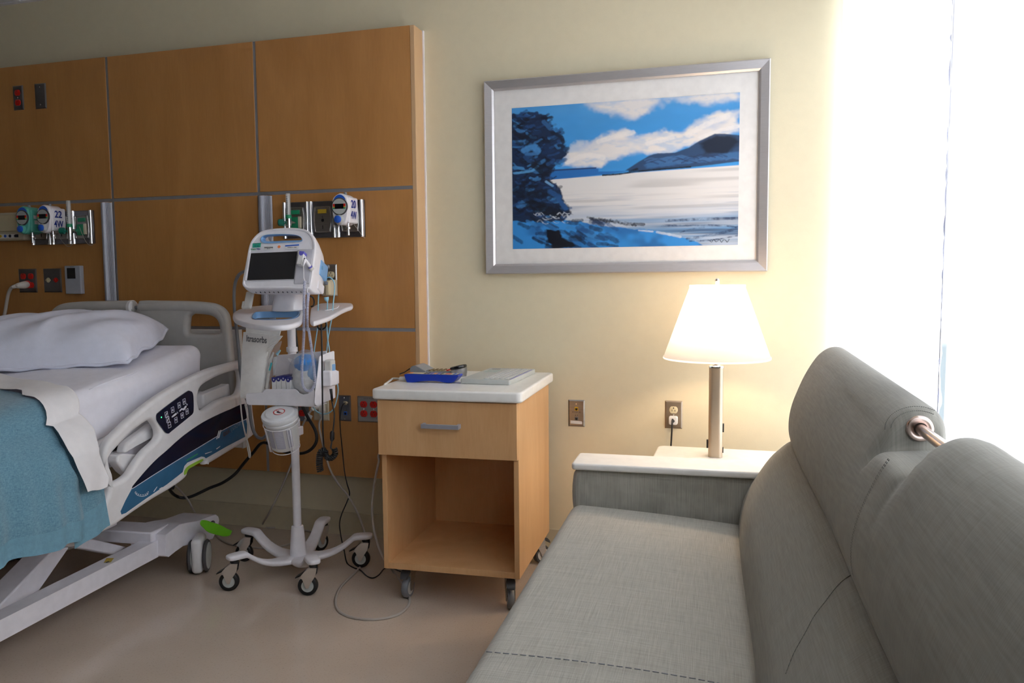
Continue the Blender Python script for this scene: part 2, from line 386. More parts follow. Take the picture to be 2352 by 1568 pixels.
wr=MB().box(XW,XW+.12,YB,D,0,SILL).box(XW,XW+.12,YB,D,HEAD,CEIL).box(XW,XW+.12,YB,YW,SILL,HEAD).obj('wall_right','wall',smooth=False); tag(wr,kind='structure')
wf=MB()
ys=[YW+.02,.25,1.72,D-.02]
for yy in ys: wf.box(XW+.02,XW+.08,yy-.02,yy+.02,SILL,HEAD)
wf.box(XW+.02,XW+.08,YW,D,SILL,SILL+.04).box(XW+.02,XW+.08,YW,D,HEAD-.04,HEAD)
wn=wf.obj('window_1','alu',smooth=False); tag(wn,kind='structure')
MB().box(XW+.047,XW+.052,YW+.02,D-.02,SILL+.03,HEAD-.03).obj('window_glass','glass',wn,smooth=False)
bb=MB(); bb.loft([[(x_,D,0),(x_,D-.012,0),(x_,D-.009,.012),(x_,D-.005,.03),(x_,D-.005,.104),(x_,D-.002,.107),(x_,D,.107)] for x_ in (XL,XW)])
tag(bb.obj('baseboard_back','base'),kind='structure')
# ---- maple headwall, built out from the wall
XP=-1.34; ZB=.302; Z1=.967; Z2=1.577; ZT=2.248; S1=-2.113; S2=-2.918; S0=-3.723
hw=thing('headwall_paneling','maple veneer headwall paneling with grey reveal strips behind the bed','wall panel',(-2.9,D,ZB))
MB().box(XL+.3,XP-.02,DF+.02,D-.001,ZB+.01,ZT-.003).obj('backing','dgrey',hw)
MB().box(XP-.02,XP,DF-.0005,D-.001,ZB,ZT).obj('end_panel','edge',hw,bevel=.002)
sw=.0075
cols=[(XL+.3,S0-sw),(S0+sw,S2-sw),(S2+sw,S1-sw),(S1+sw,XP-.0205)]
for (x0,x1) in cols:
    for (z0,z1) in ((ZB,Z1-sw),(Z1+sw,Z2-sw),(Z2+sw,ZT)):
        MB().box(x0,x1,DF,DF+.018,z0,z1).obj('wood_panel','maple',hw,bevel=.0008,seg=1)
for xx in (S0,S1,S2): MB().box(xx-sw,xx+sw,DF+.003,DF+.019,ZB,ZT).obj('reveal_strip','seam',hw,smooth=False)
for zz in (Z1,Z2): MB().box(XL+.3,XP-.021,DF+.0025,DF+.0195,zz-sw,zz+sw).obj('reveal_strip','seam',hw,smooth=False)
MB().box(XP+.0005,XP+.006,D-.012,D-.001,ZB,ZT).obj('edge_bead','white',hw)
# fluted aluminium uprights
def upright(x0,x1,label):
    u=thing('equipment_rail',label,'rail',((x0+x1)/2,DF,.98))
    ring=[]; n=40; cx_=(x0+x1)/2; hw_=(x1-x0)/2
    for i in range(n+1):
        a=math.pi*i/n; k=1 if i%2 else .93
        ring.append((cx_-hw_*math.cos(a)*(1 if i in(0,n) else k),DF-.0005-.030*math.sin(a)*k))
    MB().loft([[(x,y,z) for x,y in ring] for z in (.985,Z2-.012)]).obj('fluted_cover','alu',u,sharp=15)
    MB().box(x0-.003,x1+.003,DF-.012,DF,.975,.985).obj('end_bracket','mgrey',u)
upright(-2.979,-2.921,'fluted aluminium equipment rail rising behind the bed headboard')
upright(-2.112,-2.044,'fluted aluminium equipment rail behind the vital signs monitor')
# ---- wall plates
def F_wall(x,z,y=DF): return frame((x,y,z),(1,0,0),(0,0,1))   # +z of frame points to the room (-y)
def chk(F): 
    return F
def faceplate(F,w,h,m,par,th=.0045,name='cover_plate'):
    r=[]
    for (a,hh) in ((0,0),(0,.001),(-.005,th)):
        r.append([(-w/2-a*1,-h/2-a,hh),(w/2+a,-h/2-a,hh),(w/2+a,h/2+a,hh),(-w/2-a,h/2+a,hh)])
    return MB(F).loft(r).obj(name,m,par,sharp=12)
def recept(F,x,y,m,par,dark='black'):
    b=MB(F); prof=[]
    n=32
    ring=lambda s: [(x+.0170*s*math.copysign(min(1,abs(math.cos(2*math.pi*i/n))*1.0),math.cos(2*math.pi*i/n)),y+s*max(-.0140,min(.0140,.0170*math.sin(2*math.pi*i/n)))) for i in range(n)]
    b.loft([[(p,q,.003) for p,q in ring(1)],[(p,q,.0068) for p,q in ring(1)],[(p,q,.0075) for p,q in ring(.93)]])
    b.mi=1
    for dx,wd,hh in ((-.0062,.0018,.008),(.0062,.0018,.0065)): b.box(x+dx-wd/2,x+dx+wd/2,y-.006,y-.006+hh,.0074,.0077)
    b.box(x+.0035,x+.0062,y-.0035,y-.0019,.0074,.0077)
    b.add([(x+.0026*math.cos(a),y+.0082+.0026*math.sin(a),.0077) for a in np.linspace(0,2*math.pi,12,endpoint=False)],[tuple(range(12))])
    return b.obj('receptacle',[m,dark],par)
def screw(F,x,y,par,m='chrome'):
    return MB(F).lathe([(.0001,.0055),(.003,.0052),(.0034,.0040)],12,T=Matrix.Translation((x,y,0))).obj('screw',m,par)
def jack(F,x,y,m,par,nm='data_jack'):
    b=MB(F).box(x-.0075,x+.0075,y-.008,y+.008,.003,.006); b.mi=1; b.box(x-.005,x+.005,y-.004,y+.003,.006,.0064).box(x-.0025,x+.0025,y-.0065,y-.004,.006,.0064)
    return b.obj(nm,[m,'black'],par,smooth=False)
def plate_thing(name,label,cat,x,z,w,h,m,y=DF,group=None):
    F=F_wall(x,z,y); o=thing(name,label,cat,(x,y,z-h/2),0,group); faceplate(F,w,h,m,o); return F,o
# top left: red duplex, blank plate
F,o=plate_thing('electrical_outlet','small grey outlet plate with two stacked red sockets, high on the headwall','outlet',-3.453,2.095,.064,.118,'dsteel')
recept(F,0,.024,'red',o); recept(F,0,-.024,'red',o); screw(F,0,0,o)
F,o=plate_thing('blank_cover_plate','blank stainless cover plate high on the maple headwall','wall plate',-3.315,2.094,.068,.121,'dsteel')
screw(F,0,.042,o); screw(F,0,-.042,o)
# left middle
F,o=plate_thing('electrical_outlet','dark plate of four red sockets with a white plug pushed in','outlet',-3.459,1.195,.113,.118,'dsteel'); FQL=F
for a in (-.024,.024):
    for c_ in (-.022,.022): recept(F,a,c_,'red',o)
F,o=plate_thing('switch_plate','dark square plate with one cream and one red connector','wall plate',-3.303,1.195,.110,.118,'dsteel')
for a,mm_ in ((-.024,'cream'),(.024,'red')):
    b=MB(F).lathe([(.012,.003),(.012,.006),(.005,.007),(.005,.014),(.001,.015)],20,T=Matrix.Translation((a,.002,0))); b.box(a-.014,a+.014,-.001,.005,.004,.008); b.obj('connector',mm_,o)
x_,z_=-3.157,1.197
o=thing('wall_controller','white wall controller box with a small dark display','controller',(x_,DF,z_-.07)); F=F_wall(x_,z_)
MB(F).box(-.048,.048,-.069,.069,0,.024).obj('housing',mat('blue_grey_plastic',(.42,.44,.50),.4),o,bevel=.004,seg=3)
MB(F).box(-.032,.018,.006,.058,.0235,.0246).obj('display','gloss_black',o,bevel=.0004)
MB(F).box(-.012,.012,.0625,.0645,.0235,.0243).obj('lettering','gink',o)
# right middle, behind the monitor cart
F,o=plate_thing('electrical_outlet','steel plate with cream sockets, half hidden behind the monitor','outlet',-1.768,1.185,.078,.140,'steel'); FO3=F
recept(F,.012,.024,'cream',o); recept(F,.012,-.024,'cream',o)
F,o=plate_thing('data_outlet','steel data plate with cream and blue jacks beside the monitor cart','data outlet',-1.707,.613,.060,.116,'dsteel'); FDA=F
jack(F,.004,.024,'cream',o); jack(F,.004,-.022,'blue',o); screw(F,0,.048,o); screw(F,0,-.048,o)
MB(F).text('A1 07',.008,Matrix.Translation((.004,-.006,.0047))).obj('lettering','ink',o)
F,o=plate_thing('electrical_outlet','steel plate of four red sockets at the nightstand\'s left edge','outlet',-1.588,.613,.112,.116,'steel')
for a in (-.024,.024):
    for c_ in (-.02,.022): recept(F,a,c_,'red',o)
    screw(F,a,.001,o)
MB(F).text('41CA  41CA',.009,Matrix.Translation((0,.048,.0047))).obj('lettering','gink',o)
F,o=plate_thing('electrical_outlet','ivory outlet plate with two white plugs, below the cart basket','outlet',-1.825,.613,.078,.120,'ivory'); FIV=F
recept(F,.006,.022,'ivory',o); recept(F,.006,-.022,'ivory',o)
F,o=plate_thing('electrical_outlet','dark plate with red sockets, mostly hidden by the cart pole','outlet',-1.945,.603,.112,.116,'dsteel')
for a in (-.024,.024):
    for c_ in (-.02,.022): recept(F,a,c_,'red',o)
# back wall right
F,o=plate_thing('data_outlet','small bronze steel data plate with a yellow jack on the cream wall','data outlet',-.671,.615,.070,.114,'steel',D); 
jack(F,0,.019,'yellow',o); jack(F,0,-.022,'mgrey',o); screw(F,0,.040,o)
MB(F).text('41CA 10',.010,Matrix.Translation((0,.005,.0047))).text('A 3',.009,Matrix.Translation((0,-.009,.0047))).obj('lettering','ink',o)
MB(F).prism([(-.026,-.031),(.022,-.033),(.024,-.036),(.024,-.046),(-.026,-.044)],.0046,.0052).obj('paper_label','paper',o)
F,o=plate_thing('electrical_outlet','steel outlet plate with cream sockets beside the glowing lamp','outlet',-.267,.625,.070,.114,'gold',D); FLP=F
recept(F,0,.020,'cream',o); recept(F,0,-.020,'cream',o); screw(F,0,0,o)
# ---- gas outlets
def gas_module(xc,label,tint,w=.134):
    z0,z1=1.372,1.532; o=thing('medical_gas_outlet',label,'gas outlet',(xc,DF,z0),0,'chrome gas outlets on the headwall'); zc=(z0+z1)/2; F=F_wall(xc,zc); h=(z1-z0)/2
    w2=w/2
    MB(F).box(-w2,w2,-h,h,0,.012).obj('back_plate','dsteel',o,bevel=.002)
    for s_ in (-1,1):
        x0=s_*(w2-.010); MB(F).loft([[(x0+.008*math.cos(a),yy,.010+.012*math.sin(a)) for a in np.linspace(0,math.pi,9)] for yy in (-h,h)]).obj('side_ridge','chrome',o)
    pl=[(-.033,-.052),(.033,-.052),(.040,0),(.033,.052),(-.033,.052),(-.040,0)]
    rim=[(p.x,p.y) for p in catmull([(x,y,0) for x,y in [(-.030,-.054),(.030,-.054),(.037,-.046),(.042,0),(.037,.046),(.030,.054),(-.030,.054),(-.037,.046),(-.042,0),(-.037,-.046)]],4,True)]
    MB(F).loft([[(x*s1,y*s1,hh) for x,y in rim] for s1,hh in ((1.04,.012),(1.04,.017),(1,.019),(.96,.017),(.95,.0135))]).obj('face_rim','steel',o)
    if tint: MB(F).box(-.021,.021,.026,.044,.0135,.0195).obj('gas_label',tint,o,bevel=.001)
    if tint=='green': 
        MB(F).box(-.024,.016,-.040,.014,.0135,.024).obj('outlet_body',tint,o,bevel=.003); MB(F).box(.016,.030,-.036,.016,.0135,.026).obj('latch','ivory',o,bevel=.003)
    else:
        b=MB(F).lathe([(.007,.013),(.007,.0148),(.004,.0149)],16,T=Matrix.Translation((0,-.004,0))); b.box(-.002,.002,-.042,-.026,.0135,.0146).box(-.001,.001,.006,.016,.0135,.0146); b.obj('keyed_port','black',o)
    MB(F).text('CHEMETRON',.0075,Matrix.Translation((0,-.069,.0121))).obj('lettering','gink',o)
    return o
for i,xc in enumerate((-1.918,-1.785,-1.652)):
    gas_module(xc,['leftmost chrome gas outlet of the right trio, green label, behind the flowmeter','middle chrome gas outlet of the right trio with a yellow label','rightmost chrome gas outlet of the right trio, behind the gauge marked 20 4W'][i],['green','yellow',None][i])
for i,xc in enumerate((-3.345,-3.220,-3.093)):
    gas_module(xc,['dark chrome gas outlet left of the flowmeter, behind the gauge marked 22 4W','chrome gas outlet directly behind the left clear flowmeter','chrome gas outlet with green valve, beside the fluted rail'][i],[None,None,'green'][i],.126)
# flowmeters
def flowmeter(x,zb,zt,label,lean=0):
    y=DF-.075; o=thing('oxygen_flowmeter',label,'flowmeter',(x,y,zb))
    MB().lathe([(.0105,0),(.0105,zt-zb-.055),(.009,zt-zb-.052)],20,o=(x,y,zb+.055)).obj('clear_tube','clear',o)
    MB().lathe([(.005,0),(.005,zt-zb-.065)],12,o=(x,y,zb+.056)).obj('inner_tube','paper',o)
    b=MB()
    for k in range(9): b.box(x-.004,x+.004,y-.0108,y-.0104,zb+.065+k*.009,zb+.0665+k*.009)
    b.obj('scale_marks','ink',o)
    MB().lathe([(.0135,0),(.0135,.014),(.012,.016)],20,o=(x,y,zb+.043)).obj('collar','green',o)
    b=MB().lathe([(.009,0),(.009,.012),(.012,.013),(.012,.043)],20,o=(x,y,zb)); b.cyl((x,y,zb+.028),(x,DF-.02,zb+.028),.008); b.lathe([(.004,0),(.007,.004),(.006,.022)],14,o=(x,y,zb-.022)); b.obj('valve_body','chrome',o)
    MB().tube([(x-.010,y-.01,zb+.026),(x-.016,y-.012,zb+.026),(x-.018,y-.013,zb+.026),(x-.036,y-.02,zb+.026),(x-.040,y-.022,zb+.026)],[.006,.008,.0155,.0155,.012],16).obj('knob','dgreen',o)
    return o
q=at(662,470,y=DF-.075); flowmeter(q.x,1.412,at(662,446,y=DF-.075).z,'clear oxygen flowmeter with dark green knob above the monitor')
q=at(157,470,y=DF-.075); flowmeter(q.x,1.405,at(157,462,y=DF-.075).z,'clear oxygen flowmeter with green knob beside the gauge marked 22 4W')
# suction regulators
def regulator(x,z,body,l1,l2,label,sc_=1.0):
    y=DF-.112
    o=thing('suction_regulator',label,'regulator',(x,y,z-.07)); 
    Fr=frame((x,y,z),Vector((1,.03,0)),(0,0,1))@Matrix.Diagonal((1.12,1.12,1,1))
    n=Vector((Fr[0][2],Fr[1][2],Fr[2][2]))
    out=[(p.x*sc_,p.y*sc_) for p in catmull([(-.033,.020,0),(-.028,.046,0),(0,.062,0),(.028,.048,0),(.033,.018,0),(.031,-.020,0),(.021,-.050,0),(0,-.058,0),(-.021,-.050,0),(-.031,-.020,0)],6,True)]
    MB(Fr).loft([[(a*k,b_*k,h) for a,b_ in out] for k,h in ((.9,-.08),(.98,-.07),(1,0),(.97,.006),(.9,.009))]).obj('case',body,o)
    bk=MB(Fr).box(.004,.0345,-.050,.050,-.088,-.002); bk.obj('side_housing',body,o,bevel=.008,seg=4)
    MB(Fr).lathe([(.033,.008),(.033,.013),(.030,.0145)],32,T=Matrix.Translation((0,.012,0))).obj('gauge_bezel','dgrey',o)
    MB(Fr).lathe([(.029,.0142),(.029,.0148),(.0001,.0149)],32,T=Matrix.Translation((0,.012,0))).obj('gauge_dial','lgrey',o)
    b=MB(Fr).box(-.026,.026,.003,.022,.0149,.0154); b.mi=1; b.box(-.026,-.018,.012,.022,.0153,.0157).box(.018,.026,.012,.022,.0153,.0157); b.mi=2; b.box(-.026,-.018,.003,.008,.0153,.0157).box(.018,.026,.003,.008,.0153,.0157); b.mi=3; b.box(-.026,-.018,.008,.012,.0153,.0157).box(.018,.026,.008,.012,.0153,.0157)
    b.obj('gauge_scale',['gloss_black','red','green','yellow'],o,smooth=False)
    MB(Fr).prism([(.026*math.cos(a),.026+.034*math.sin(a)*.9) for a in np.linspace(.35,math.pi-.35,14)],.0075,.0098).obj('mode_selector','blue',o)
    MB(Fr).lathe([(.019,.006),(.019,.012),(.014,.020)],24,T=Matrix.Translation((-.004,-.036,0))).obj('knob_ring',body if body!='white' else 'lgrey',o)
    MB(Fr).lathe([(.014,.012),(.014,.026),(.011,.029),(.0001,.030)],24,T=Matrix.Translation((-.004,-.036,0))).obj('knob','blue',o)
    b=MB(); b.cyl((x+.012,y+.02,z+.05),(x+.012,y+.02,z+.075),.007); b.cyl((x+.012,y+.05,z+.03),(x+.012,DF-.02,z+.03),.016); b.obj('wall_adapter','mgrey',o)
    b=MB().lathe([(.009,0),(.009,-.012),(.006,-.014),(.006,-.022),(.011,-.026),(.011,-.034),(.005,-.036),(.007,-.06),(.004,-.062)],18,o=(x+.022,y+.02,z-.046)); b.obj('hose_barb','chrome',o)
    if l1:
        # writing on the flank
        Ft=frame((x+.0392,y+.040,z+.002),(0,1,0),(0,0,1))
        MB(Ft).text(l1,.046,Matrix.Translation((0,.022,0)),bold=.0008,sx=.95).text(l2,.046,Matrix.Translation((0,-.024,0)),bold=.0006,sx=.74).obj('lettering','bink',o)
    else:
        MB().box(x+.0386,x+.0392,y+.018,y+.06,z+.010,z+.026).box(x+.0386,x+.0392,y+.022,y+.06,z-.016,z+.002).obj('label_sticker','paper',o)
    return o
q=at(778,474,y=DF-.13); regulator(q.x,q.z-.013,'white','20','4W','white suction regulator with flank marked 20 4W, above the monitor\'s right shoulder')
q=at(96,497,y=DF-.13); regulator(q.x,q.z-.013,'white','22','4W','white suction regulator with flank marked 22 4W, above the bed')
q=at(48,500,y=DF-.13); regulator(q.x,q.z-.013,'teal',None,None,'teal suction regulator left of the white one marked 22 4W')
# bedside console at the left edge
x0,x1,z0,z1=-3.80,-3.42,1.395,1.533; F=F_wall(0,0)
o=thing('bedside_console','long beige wall console with coloured round buttons along its bottom','console',(-3.6,DF,z0))
MB(F).box(x0,x1,z0,z1,0,.045).obj('housing','ivory',o,bevel=.008,seg=3)
MB(F).box(x0+.01,x1-.03,z0+.044,z1-.012,.0445,.052).obj('top_cover','cream',o,bevel=.006,seg=3)
MB(F).shape([(p.x,p.y) for p in catmull([(x0+.03,1.408,0),(x1-.075,1.408,0),(x1-.066,1.417,0),(x1-.075,1.426,0),(x0+.03,1.426,0)],4,True)],[],.002,.0005,Matrix.Translation((0,0,.046))).obj('button_strip','paper',o)
for k,cn in enumerate(('ink','blue','yellow','red','green')):
    MB(F).lathe([(.0075,.046),(.007,.0495),(.0001,.050)],16,T=Matrix.Translation((x1-.085-k*.030,1.417,0))).obj('button',cn,o)
MB(F).box(x1-.06,x1-.035,1.41,1.424,.045,.047).obj('button','ink',o)
# ================= FRAMED PICTURE
PX0,PX1,PZ0,PZ1=-1.06,.088,1.205,2.012
pic=thing('framed_picture','large silver-framed blue painting of a lake, hill and dark trees','picture',((PX0+PX1)/2,D,PZ0))
F=F_wall(0,0,D)
fw=.042
def mitre(a,b,c,d): return a
outer=[(PX0,PZ0),(PX1,PZ0),(PX1,PZ1),(PX0,PZ1)]; 
prof=[(0,.001),(0,.026),(.004,.030),(.034,.024),(fw,.018),(fw,.008)]
rings=[]
for dx,h in prof: rings.append([(PX0+dx,PZ0+dx,h),(PX1-dx,PZ0+dx,h),(PX1-dx,PZ1-dx,h),(PX0+dx,PZ1-dx,h)])
M['silver']=mat('silver_leaf_frame',(.62,.60,.61),.38,.75,noise=.04,stretch=(1,1,30))
MB(F).loft(rings,cap=False).obj('frame','silver',pic,sharp=15)
MB(F).box(PX0+.005,PX1-.005,PZ0+.005,PZ1-.005,.001,.010).obj('mat_board',mat('mat_board_white',(.80,.78,.76),.65),pic,smooth=False)
MB(F).box(PX0+fw-.002,PX1-fw+.002,PZ0+fw-.002,PZ1-fw+.002,.0135,.0145).obj('glazing',None,pic,smooth=False) if False else None
ax0,ax1,az0,az1=at(1177,400,y=D-.01).x,at(1697,400,y=D-.01).x,at(1430,567,y=D-.01).z,at(1430,231,y=D-.01).z
W_,H_=480,320
U_,V_=np.meshgrid((np.arange(W_)+.5)/W_,(np.arange(H_)+.5)/H_)   # v down
img=np.zeros((H_,W_,3)); 
def vnoise(sx,sy,seed):
    r=np.random.default_rng(seed); gx,gy=int(sx)+2,int(sy)+2; g=r.random((gy,gx)); x=U_*sx; y=V_*sy
    i=x.astype(int); j=y.astype(int); fx=x-i; fy=y-j; fx=fx*fx*(3-2*fx); fy=fy*fy*(3-2*fy)
    return (g[j,i]*(1-fx)+g[j,i+1]*fx)*(1-fy)+(g[j+1,i]*(1-fx)+g[j+1,i+1]*fx)*fy
def fbm(sx,sy,seed): return .5*vnoise(sx,sy,seed)+.3*vnoise(sx*2,sy*2,seed+1)+.2*vnoise(sx*4.3,sy*4.3,seed+2)
def lin(c): return np.array([((x/255)/12.92 if x/255<=.04045 else ((x/255+.055)/1.055)**2.4) for x in c])
def mixc(mask,col): 
    global img; img=img*(1-mask[...,None])+np.asarray(col)*mask[...,None]
sm=lambda a,b,x: (lambda t: t*t*(3-2*t))(np.clip((x-a)/(b-a),0,1))
def inpoly(poly,soft=.006,wob=.0,seed=0):
    X=U_+wob*(fbm(22,16,seed)-.5); Y=V_+wob*(fbm(22,16,seed+9)-.5)
    ins=np.zeros_like(X,bool); n=len(poly); dmin=np.full_like(X,9.)
    for i in range(n):
        x1,y1=poly[i]; x2,y2=poly[(i+1)%n]
        c=((y1>Y)!=(y2>Y)); xi=(x2-x1)*(Y-y1)/((y2-y1) if abs(y2-y1)>1e-9 else 1e-9)+x1; ins^=(c&(X<xi))
        dx,dy=x2-x1,y2-y1; tt=np.clip(((X-x1)*dx+(Y-y1)*dy)/(dx*dx+dy*dy+1e-12),0,1); dmin=np.minimum(dmin,np.hypot(X-x1-tt*dx,(Y-y1-tt*dy)))
    d=np.where(ins,dmin,-dmin); return sm(-soft,soft,d)
def stroke(pts,wd,col,al=1,seed=0,dry=.35):
    wd*=.85
    P=catmull([(x,y,0) for x,y in pts],6); d=np.full_like(U_,9.)
    for a,b in zip(P[:-1],P[1:]):
        dx,dy=b.x-a.x,b.y-a.y; tt=np.clip(((U_-a.x)*dx+(V_-a.y)*dy)/(dx*dx+dy*dy+1e-12),0,1); d=np.minimum(d,np.hypot(U_-a.x-tt*dx,(V_-a.y-tt*dy)*.75))
    k=sm(wd,wd*.45,d+wd*.5*(fbm(90,60,seed+31)-.5))*al*np.clip(1-dry*(fbm(60,40,seed)*2-.6),0,1); mixc(k,col)
# picture-space from the photograph: u 0..1 left to right, v 0..1 top to bottom
skyc=lin((62,150,220))*(1+.22*(fbm(5,9,3)[...,None]-.5)); img[:]=skyc
mixc(.35*sm(.35,.0,V_)*fbm(4,5,8),lin((110,175,225)))
wh=lin((232,226,222)); pw=lin((200,205,215))
def cloud(poly,seed,al=.95,soft=.03):
    k=inpoly(poly,soft,.05,seed)*np.clip(.35+1.2*fbm(9,16,seed),0,1)*al; mixc(k,wh)
    mixc(k*.5*sm(.5,.75,fbm(14,26,seed+5)),lin((150,185,220)))
cloud([(.32,.0),(.44,.08),(.55,.13),(.62,.09),(.68,.02),(.72,.02),(.86,.06),(1.0,.05),(1.0,-.02),(.3,-.02)],11)
cloud([(.24,.36),(.30,.27),(.38,.26),(.45,.20),(.53,.19),(.57,.25),(.63,.24),(.70,.22),(.75,.24),(.80,.19),(.87,.14),(.93,.12),(1,.12),(1.0,.26),(.90,.30),(.80,.33),(.72,.36),(.62,.37),(.55,.36),(.47,.40),(.40,.44),(.32,.43),(.24,.43)],21,1,.018)
cloud([(.26,.35),(.44,.28),(.56,.30),(.62,.30),(.60,.34),(.44,.38),(.42,.43),(.27,.42)],31,.9)
for q,(p_,w_) in enumerate([([(.26,.40),(.34,.36),(.42,.38)],.02),([(.40,.27),(.48,.24),(.55,.22)],.02),([(.79,.26),(.86,.20),(.95,.15)],.022),([(.84,.28),(.93,.24),(1.0,.22)],.015),([(.62,.30),(.72,.27)],.02)]): stroke(p_,w_,lin((240,234,230)),.8,40+q)
# water
lake=inpoly([(-.02,.50),(.2,.515),(.4,.505),(.55,.495),(1.02,.475),(1.02,1.05),(-.02,1.05)],.004); wcol=lin((225,222,220))*(1-.22*sm(.45,.85,vnoise(3,34,51))[...,None]); 
img=img*(1-lake[...,None])+wcol*lake[...,None]
mixc(lake*.55*sm(.5,.8,fbm(4,60,55))*sm(.58,.72,V_),lin((150,160,178)))
mixc(lake*sm(.66,.92,V_)*(.45+.5*sm(.25,.7,fbm(3,40,57))),lin((84,142,192)))
mixc(lake*sm(.74,.84,V_)*sm(.5,.9,U_)*.75*sm(.4,.8,fbm(3,50,58)),lin((40,65,100)))
# far shore & hill
mixc(inpoly([(.15,.455),(.40,.455),(.40,.475),(.55,.48),(.42,.497),(.30,.508),(.15,.52)],.004,.004,61),lin((38,110,185)))
mixc(inpoly([(.15,.447),(.39,.445),(.39,.455),(.15,.458)],.003),lin((35,60,110)))
mixc(inpoly([(.52,.475),(.58,.42),(.62,.385),(.66,.37),(.70,.372),(.73,.375),(.79,.345),(.84,.30),(.90,.262),(.94,.265),(1.02,.285),(1.02,.45),(.80,.475),(.60,.49)],.004,.006,63)*.97,lin((42,68,104)))
mixc(inpoly([(.84,.32),(.90,.27),(.97,.28),(1.01,.33),(.95,.40),(.86,.39)],.012,.03,64)*.9,lin((14,24,44)))
mixc(inpoly([(.60,.44),(.66,.40),(.76,.40),(.86,.41),(1.01,.385),(1.01,.43),(.80,.45),(.62,.47)],.008,.03,66)*.65,lin((64,116,172)))
for q in range(26):
    a=rng.uniform(.60,.95); c_=rng.uniform(.405,.445); stroke([(a,c_),(a+.03,c_-.012),(a+.06,c_+.004)],.006,lin((30,48,84) if q%2 else (70,110,160)),.6,70+q)
stroke([(.42,.502),(.50,.498),(.56,.488),(.68,.478),(.80,.472)],.007,lin((12,18,34)),.95,91)
stroke([(.54,.482),(.57,.47)],.010,lin((12,18,34)),.95,92)
# near shore
shore=inpoly([(-.02,.78),(.08,.76),(.22,.80),(.30,.82),(.42,.85),(.55,.88),(.66,.90),(.78,.95),(.90,1.02),(-.02,1.02)],.006,.03,101)
mixc(shore,lin((52,140,215)))
mixc(shore*.6*sm(.5,.75,fbm(9,7,103)),lin((28,78,140)))
# foliage masses
dk=[(10,18,38),(16,32,62),(22,50,94),(36,80,135),(60,125,185)]
mixc(inpoly([(-.02,.06),(.08,.03),(.15,.07),(.19,.15),(.22,.22),(.25,.28),(.255,.34),(.22,.40),(.18,.43),(.165,.50),(.20,.56),(.235,.62),(.25,.70),(.28,.76),(.22,.80),(.12,.80),(.05,.82),(-.02,.80)],.006,.05,111),lin((22,42,76)))
r_=random.Random(5)
for q in range(330):
    a=r_.uniform(0,.235); c_=r_.uniform(.05,.78)
    lim=.10+.15*math.sin(min(1,max(0,(c_-.02)/.40))*math.pi*.75) if c_<.42 else (.16 if c_<.5 else .17+.28*(c_-.5))
    if a>lim: continue
    an=r_.uniform(-.6,.6); ln=r_.uniform(.02,.055); col=lin(dk[min(4,int(r_.random()**1.6*5))])
    stroke([(a,c_),(a+ln*math.cos(an)*.5,c_+ln*math.sin(an)+.006),(a+ln*math.cos(an),c_+ln*math.sin(an)*1.5)],r_.uniform(.005,.016),col,.75,200+q)
for p_,w_,cc in [([(.06,.30),(.10,.28),(.12,.31)],.026,(70,140,205)),([(.07,.33),(.12,.33)],.014,(60,120,180)),([(.19,.19),(.23,.22),(.24,.26)],.014,(14,26,48)),([(.15,.11),(.18,.16)],.016,(44,96,150)),([(.01,.42),(.05,.43)],.014,(70,140,200)),([(.09,.44),(.06,.49)],.006,(12,22,42)),([(.01,.46),(.09,.45),(.12,.42)],.010,(90,160,215)),([(.10,.40),(.15,.48)],.02,(12,20,40)),([(.09,.68),(.15,.72),(.21,.75)],.04,(8,14,28)),([(.02,.60),(.10,.62),(.18,.60)],.035,(10,18,36)),([(.18,.60),(.22,.64)],.02,(36,84,140)),([(.22,.66),(.25,.72)],.018,(40,88,145)),([(.16,.53),(.19,.56)],.010,(110,160,205))]:
    stroke(p_,w_,lin(cc),.92,hash(str(p_))%999 if 0 else int(w_*9999),.2)
# foreground rocks, foam
for q in range(60):
    a=r_.uniform(0,.45); c_=r_.uniform(.80,.99)
    stroke([(a,c_),(a+.04,c_+r_.uniform(.0,.05))],r_.uniform(.008,.022),lin([(20,44,80),(34,84,140),(58,130,195),(16,30,56)][q%4]),.75,400+q)
stroke([(.15,.76),(.16,.86),(.17,.97)],.01,lin((20,40,70)),.0,1)
mixc(inpoly([(.16,.87),(.22,.88),(.23,.93),(.28,.97),(.30,.99),(.2,1.0),(.16,.95)],.006,.03,131),lin((8,14,30)))
for q in range(16):
    a=r_.uniform(.08,.25); c_=r_.uniform(.745,.815); sg_=r_.choice((-1,1)); stroke([(a,c_),(a+.012,c_-.012*sg_),(a+.026,c_+.010)],r_.uniform(.003,.006),lin((205,212,222)),r_.uniform(.4,.9),500+q,.9)
for q in range(16): 
    a=.35+q*.013; stroke([(a,.785+.004*q*.9+r_.uniform(-.006,.01)),(a+.02,.795+.004*q+r_.uniform(0,.012))],.009,lin((12,20,38)),.85,540+q,.9)
stroke([(.56,.845),(.60,.85)],.012,lin((14,22,40)),.9,601)
for p_,w_ in [([(.68,.86),(.80,.865),(.93,.87),(.99,.885)],.008),([(.79,.955),(.88,.935),(.96,.91),(1.0,.885)],.011),([(.76,.91),(.82,.885),(.86,.88)],.006),([(.80,.97),(.90,.965),(1.0,.94)],.006),([(.70,.83),(.85,.825),(1.0,.825)],.010)]: stroke(p_,w_,lin((26,48,84)),.75,int(w_*1e4)+7,1.1)
for p_,w_ in [([(.66,.905),(.72,.925),(.76,.94)],.010),([(.58,.89),(.64,.90)],.007)]: stroke(p_,w_,lin((205,212,222)),.8,int(w_*1e4)+17)
sg=[(.885+.008*k,.972+.010*math.sin(k*2.3)) for k in range(11)]; stroke(sg,.0022,lin((15,20,35)),.9,777,0)
verts=[]; 
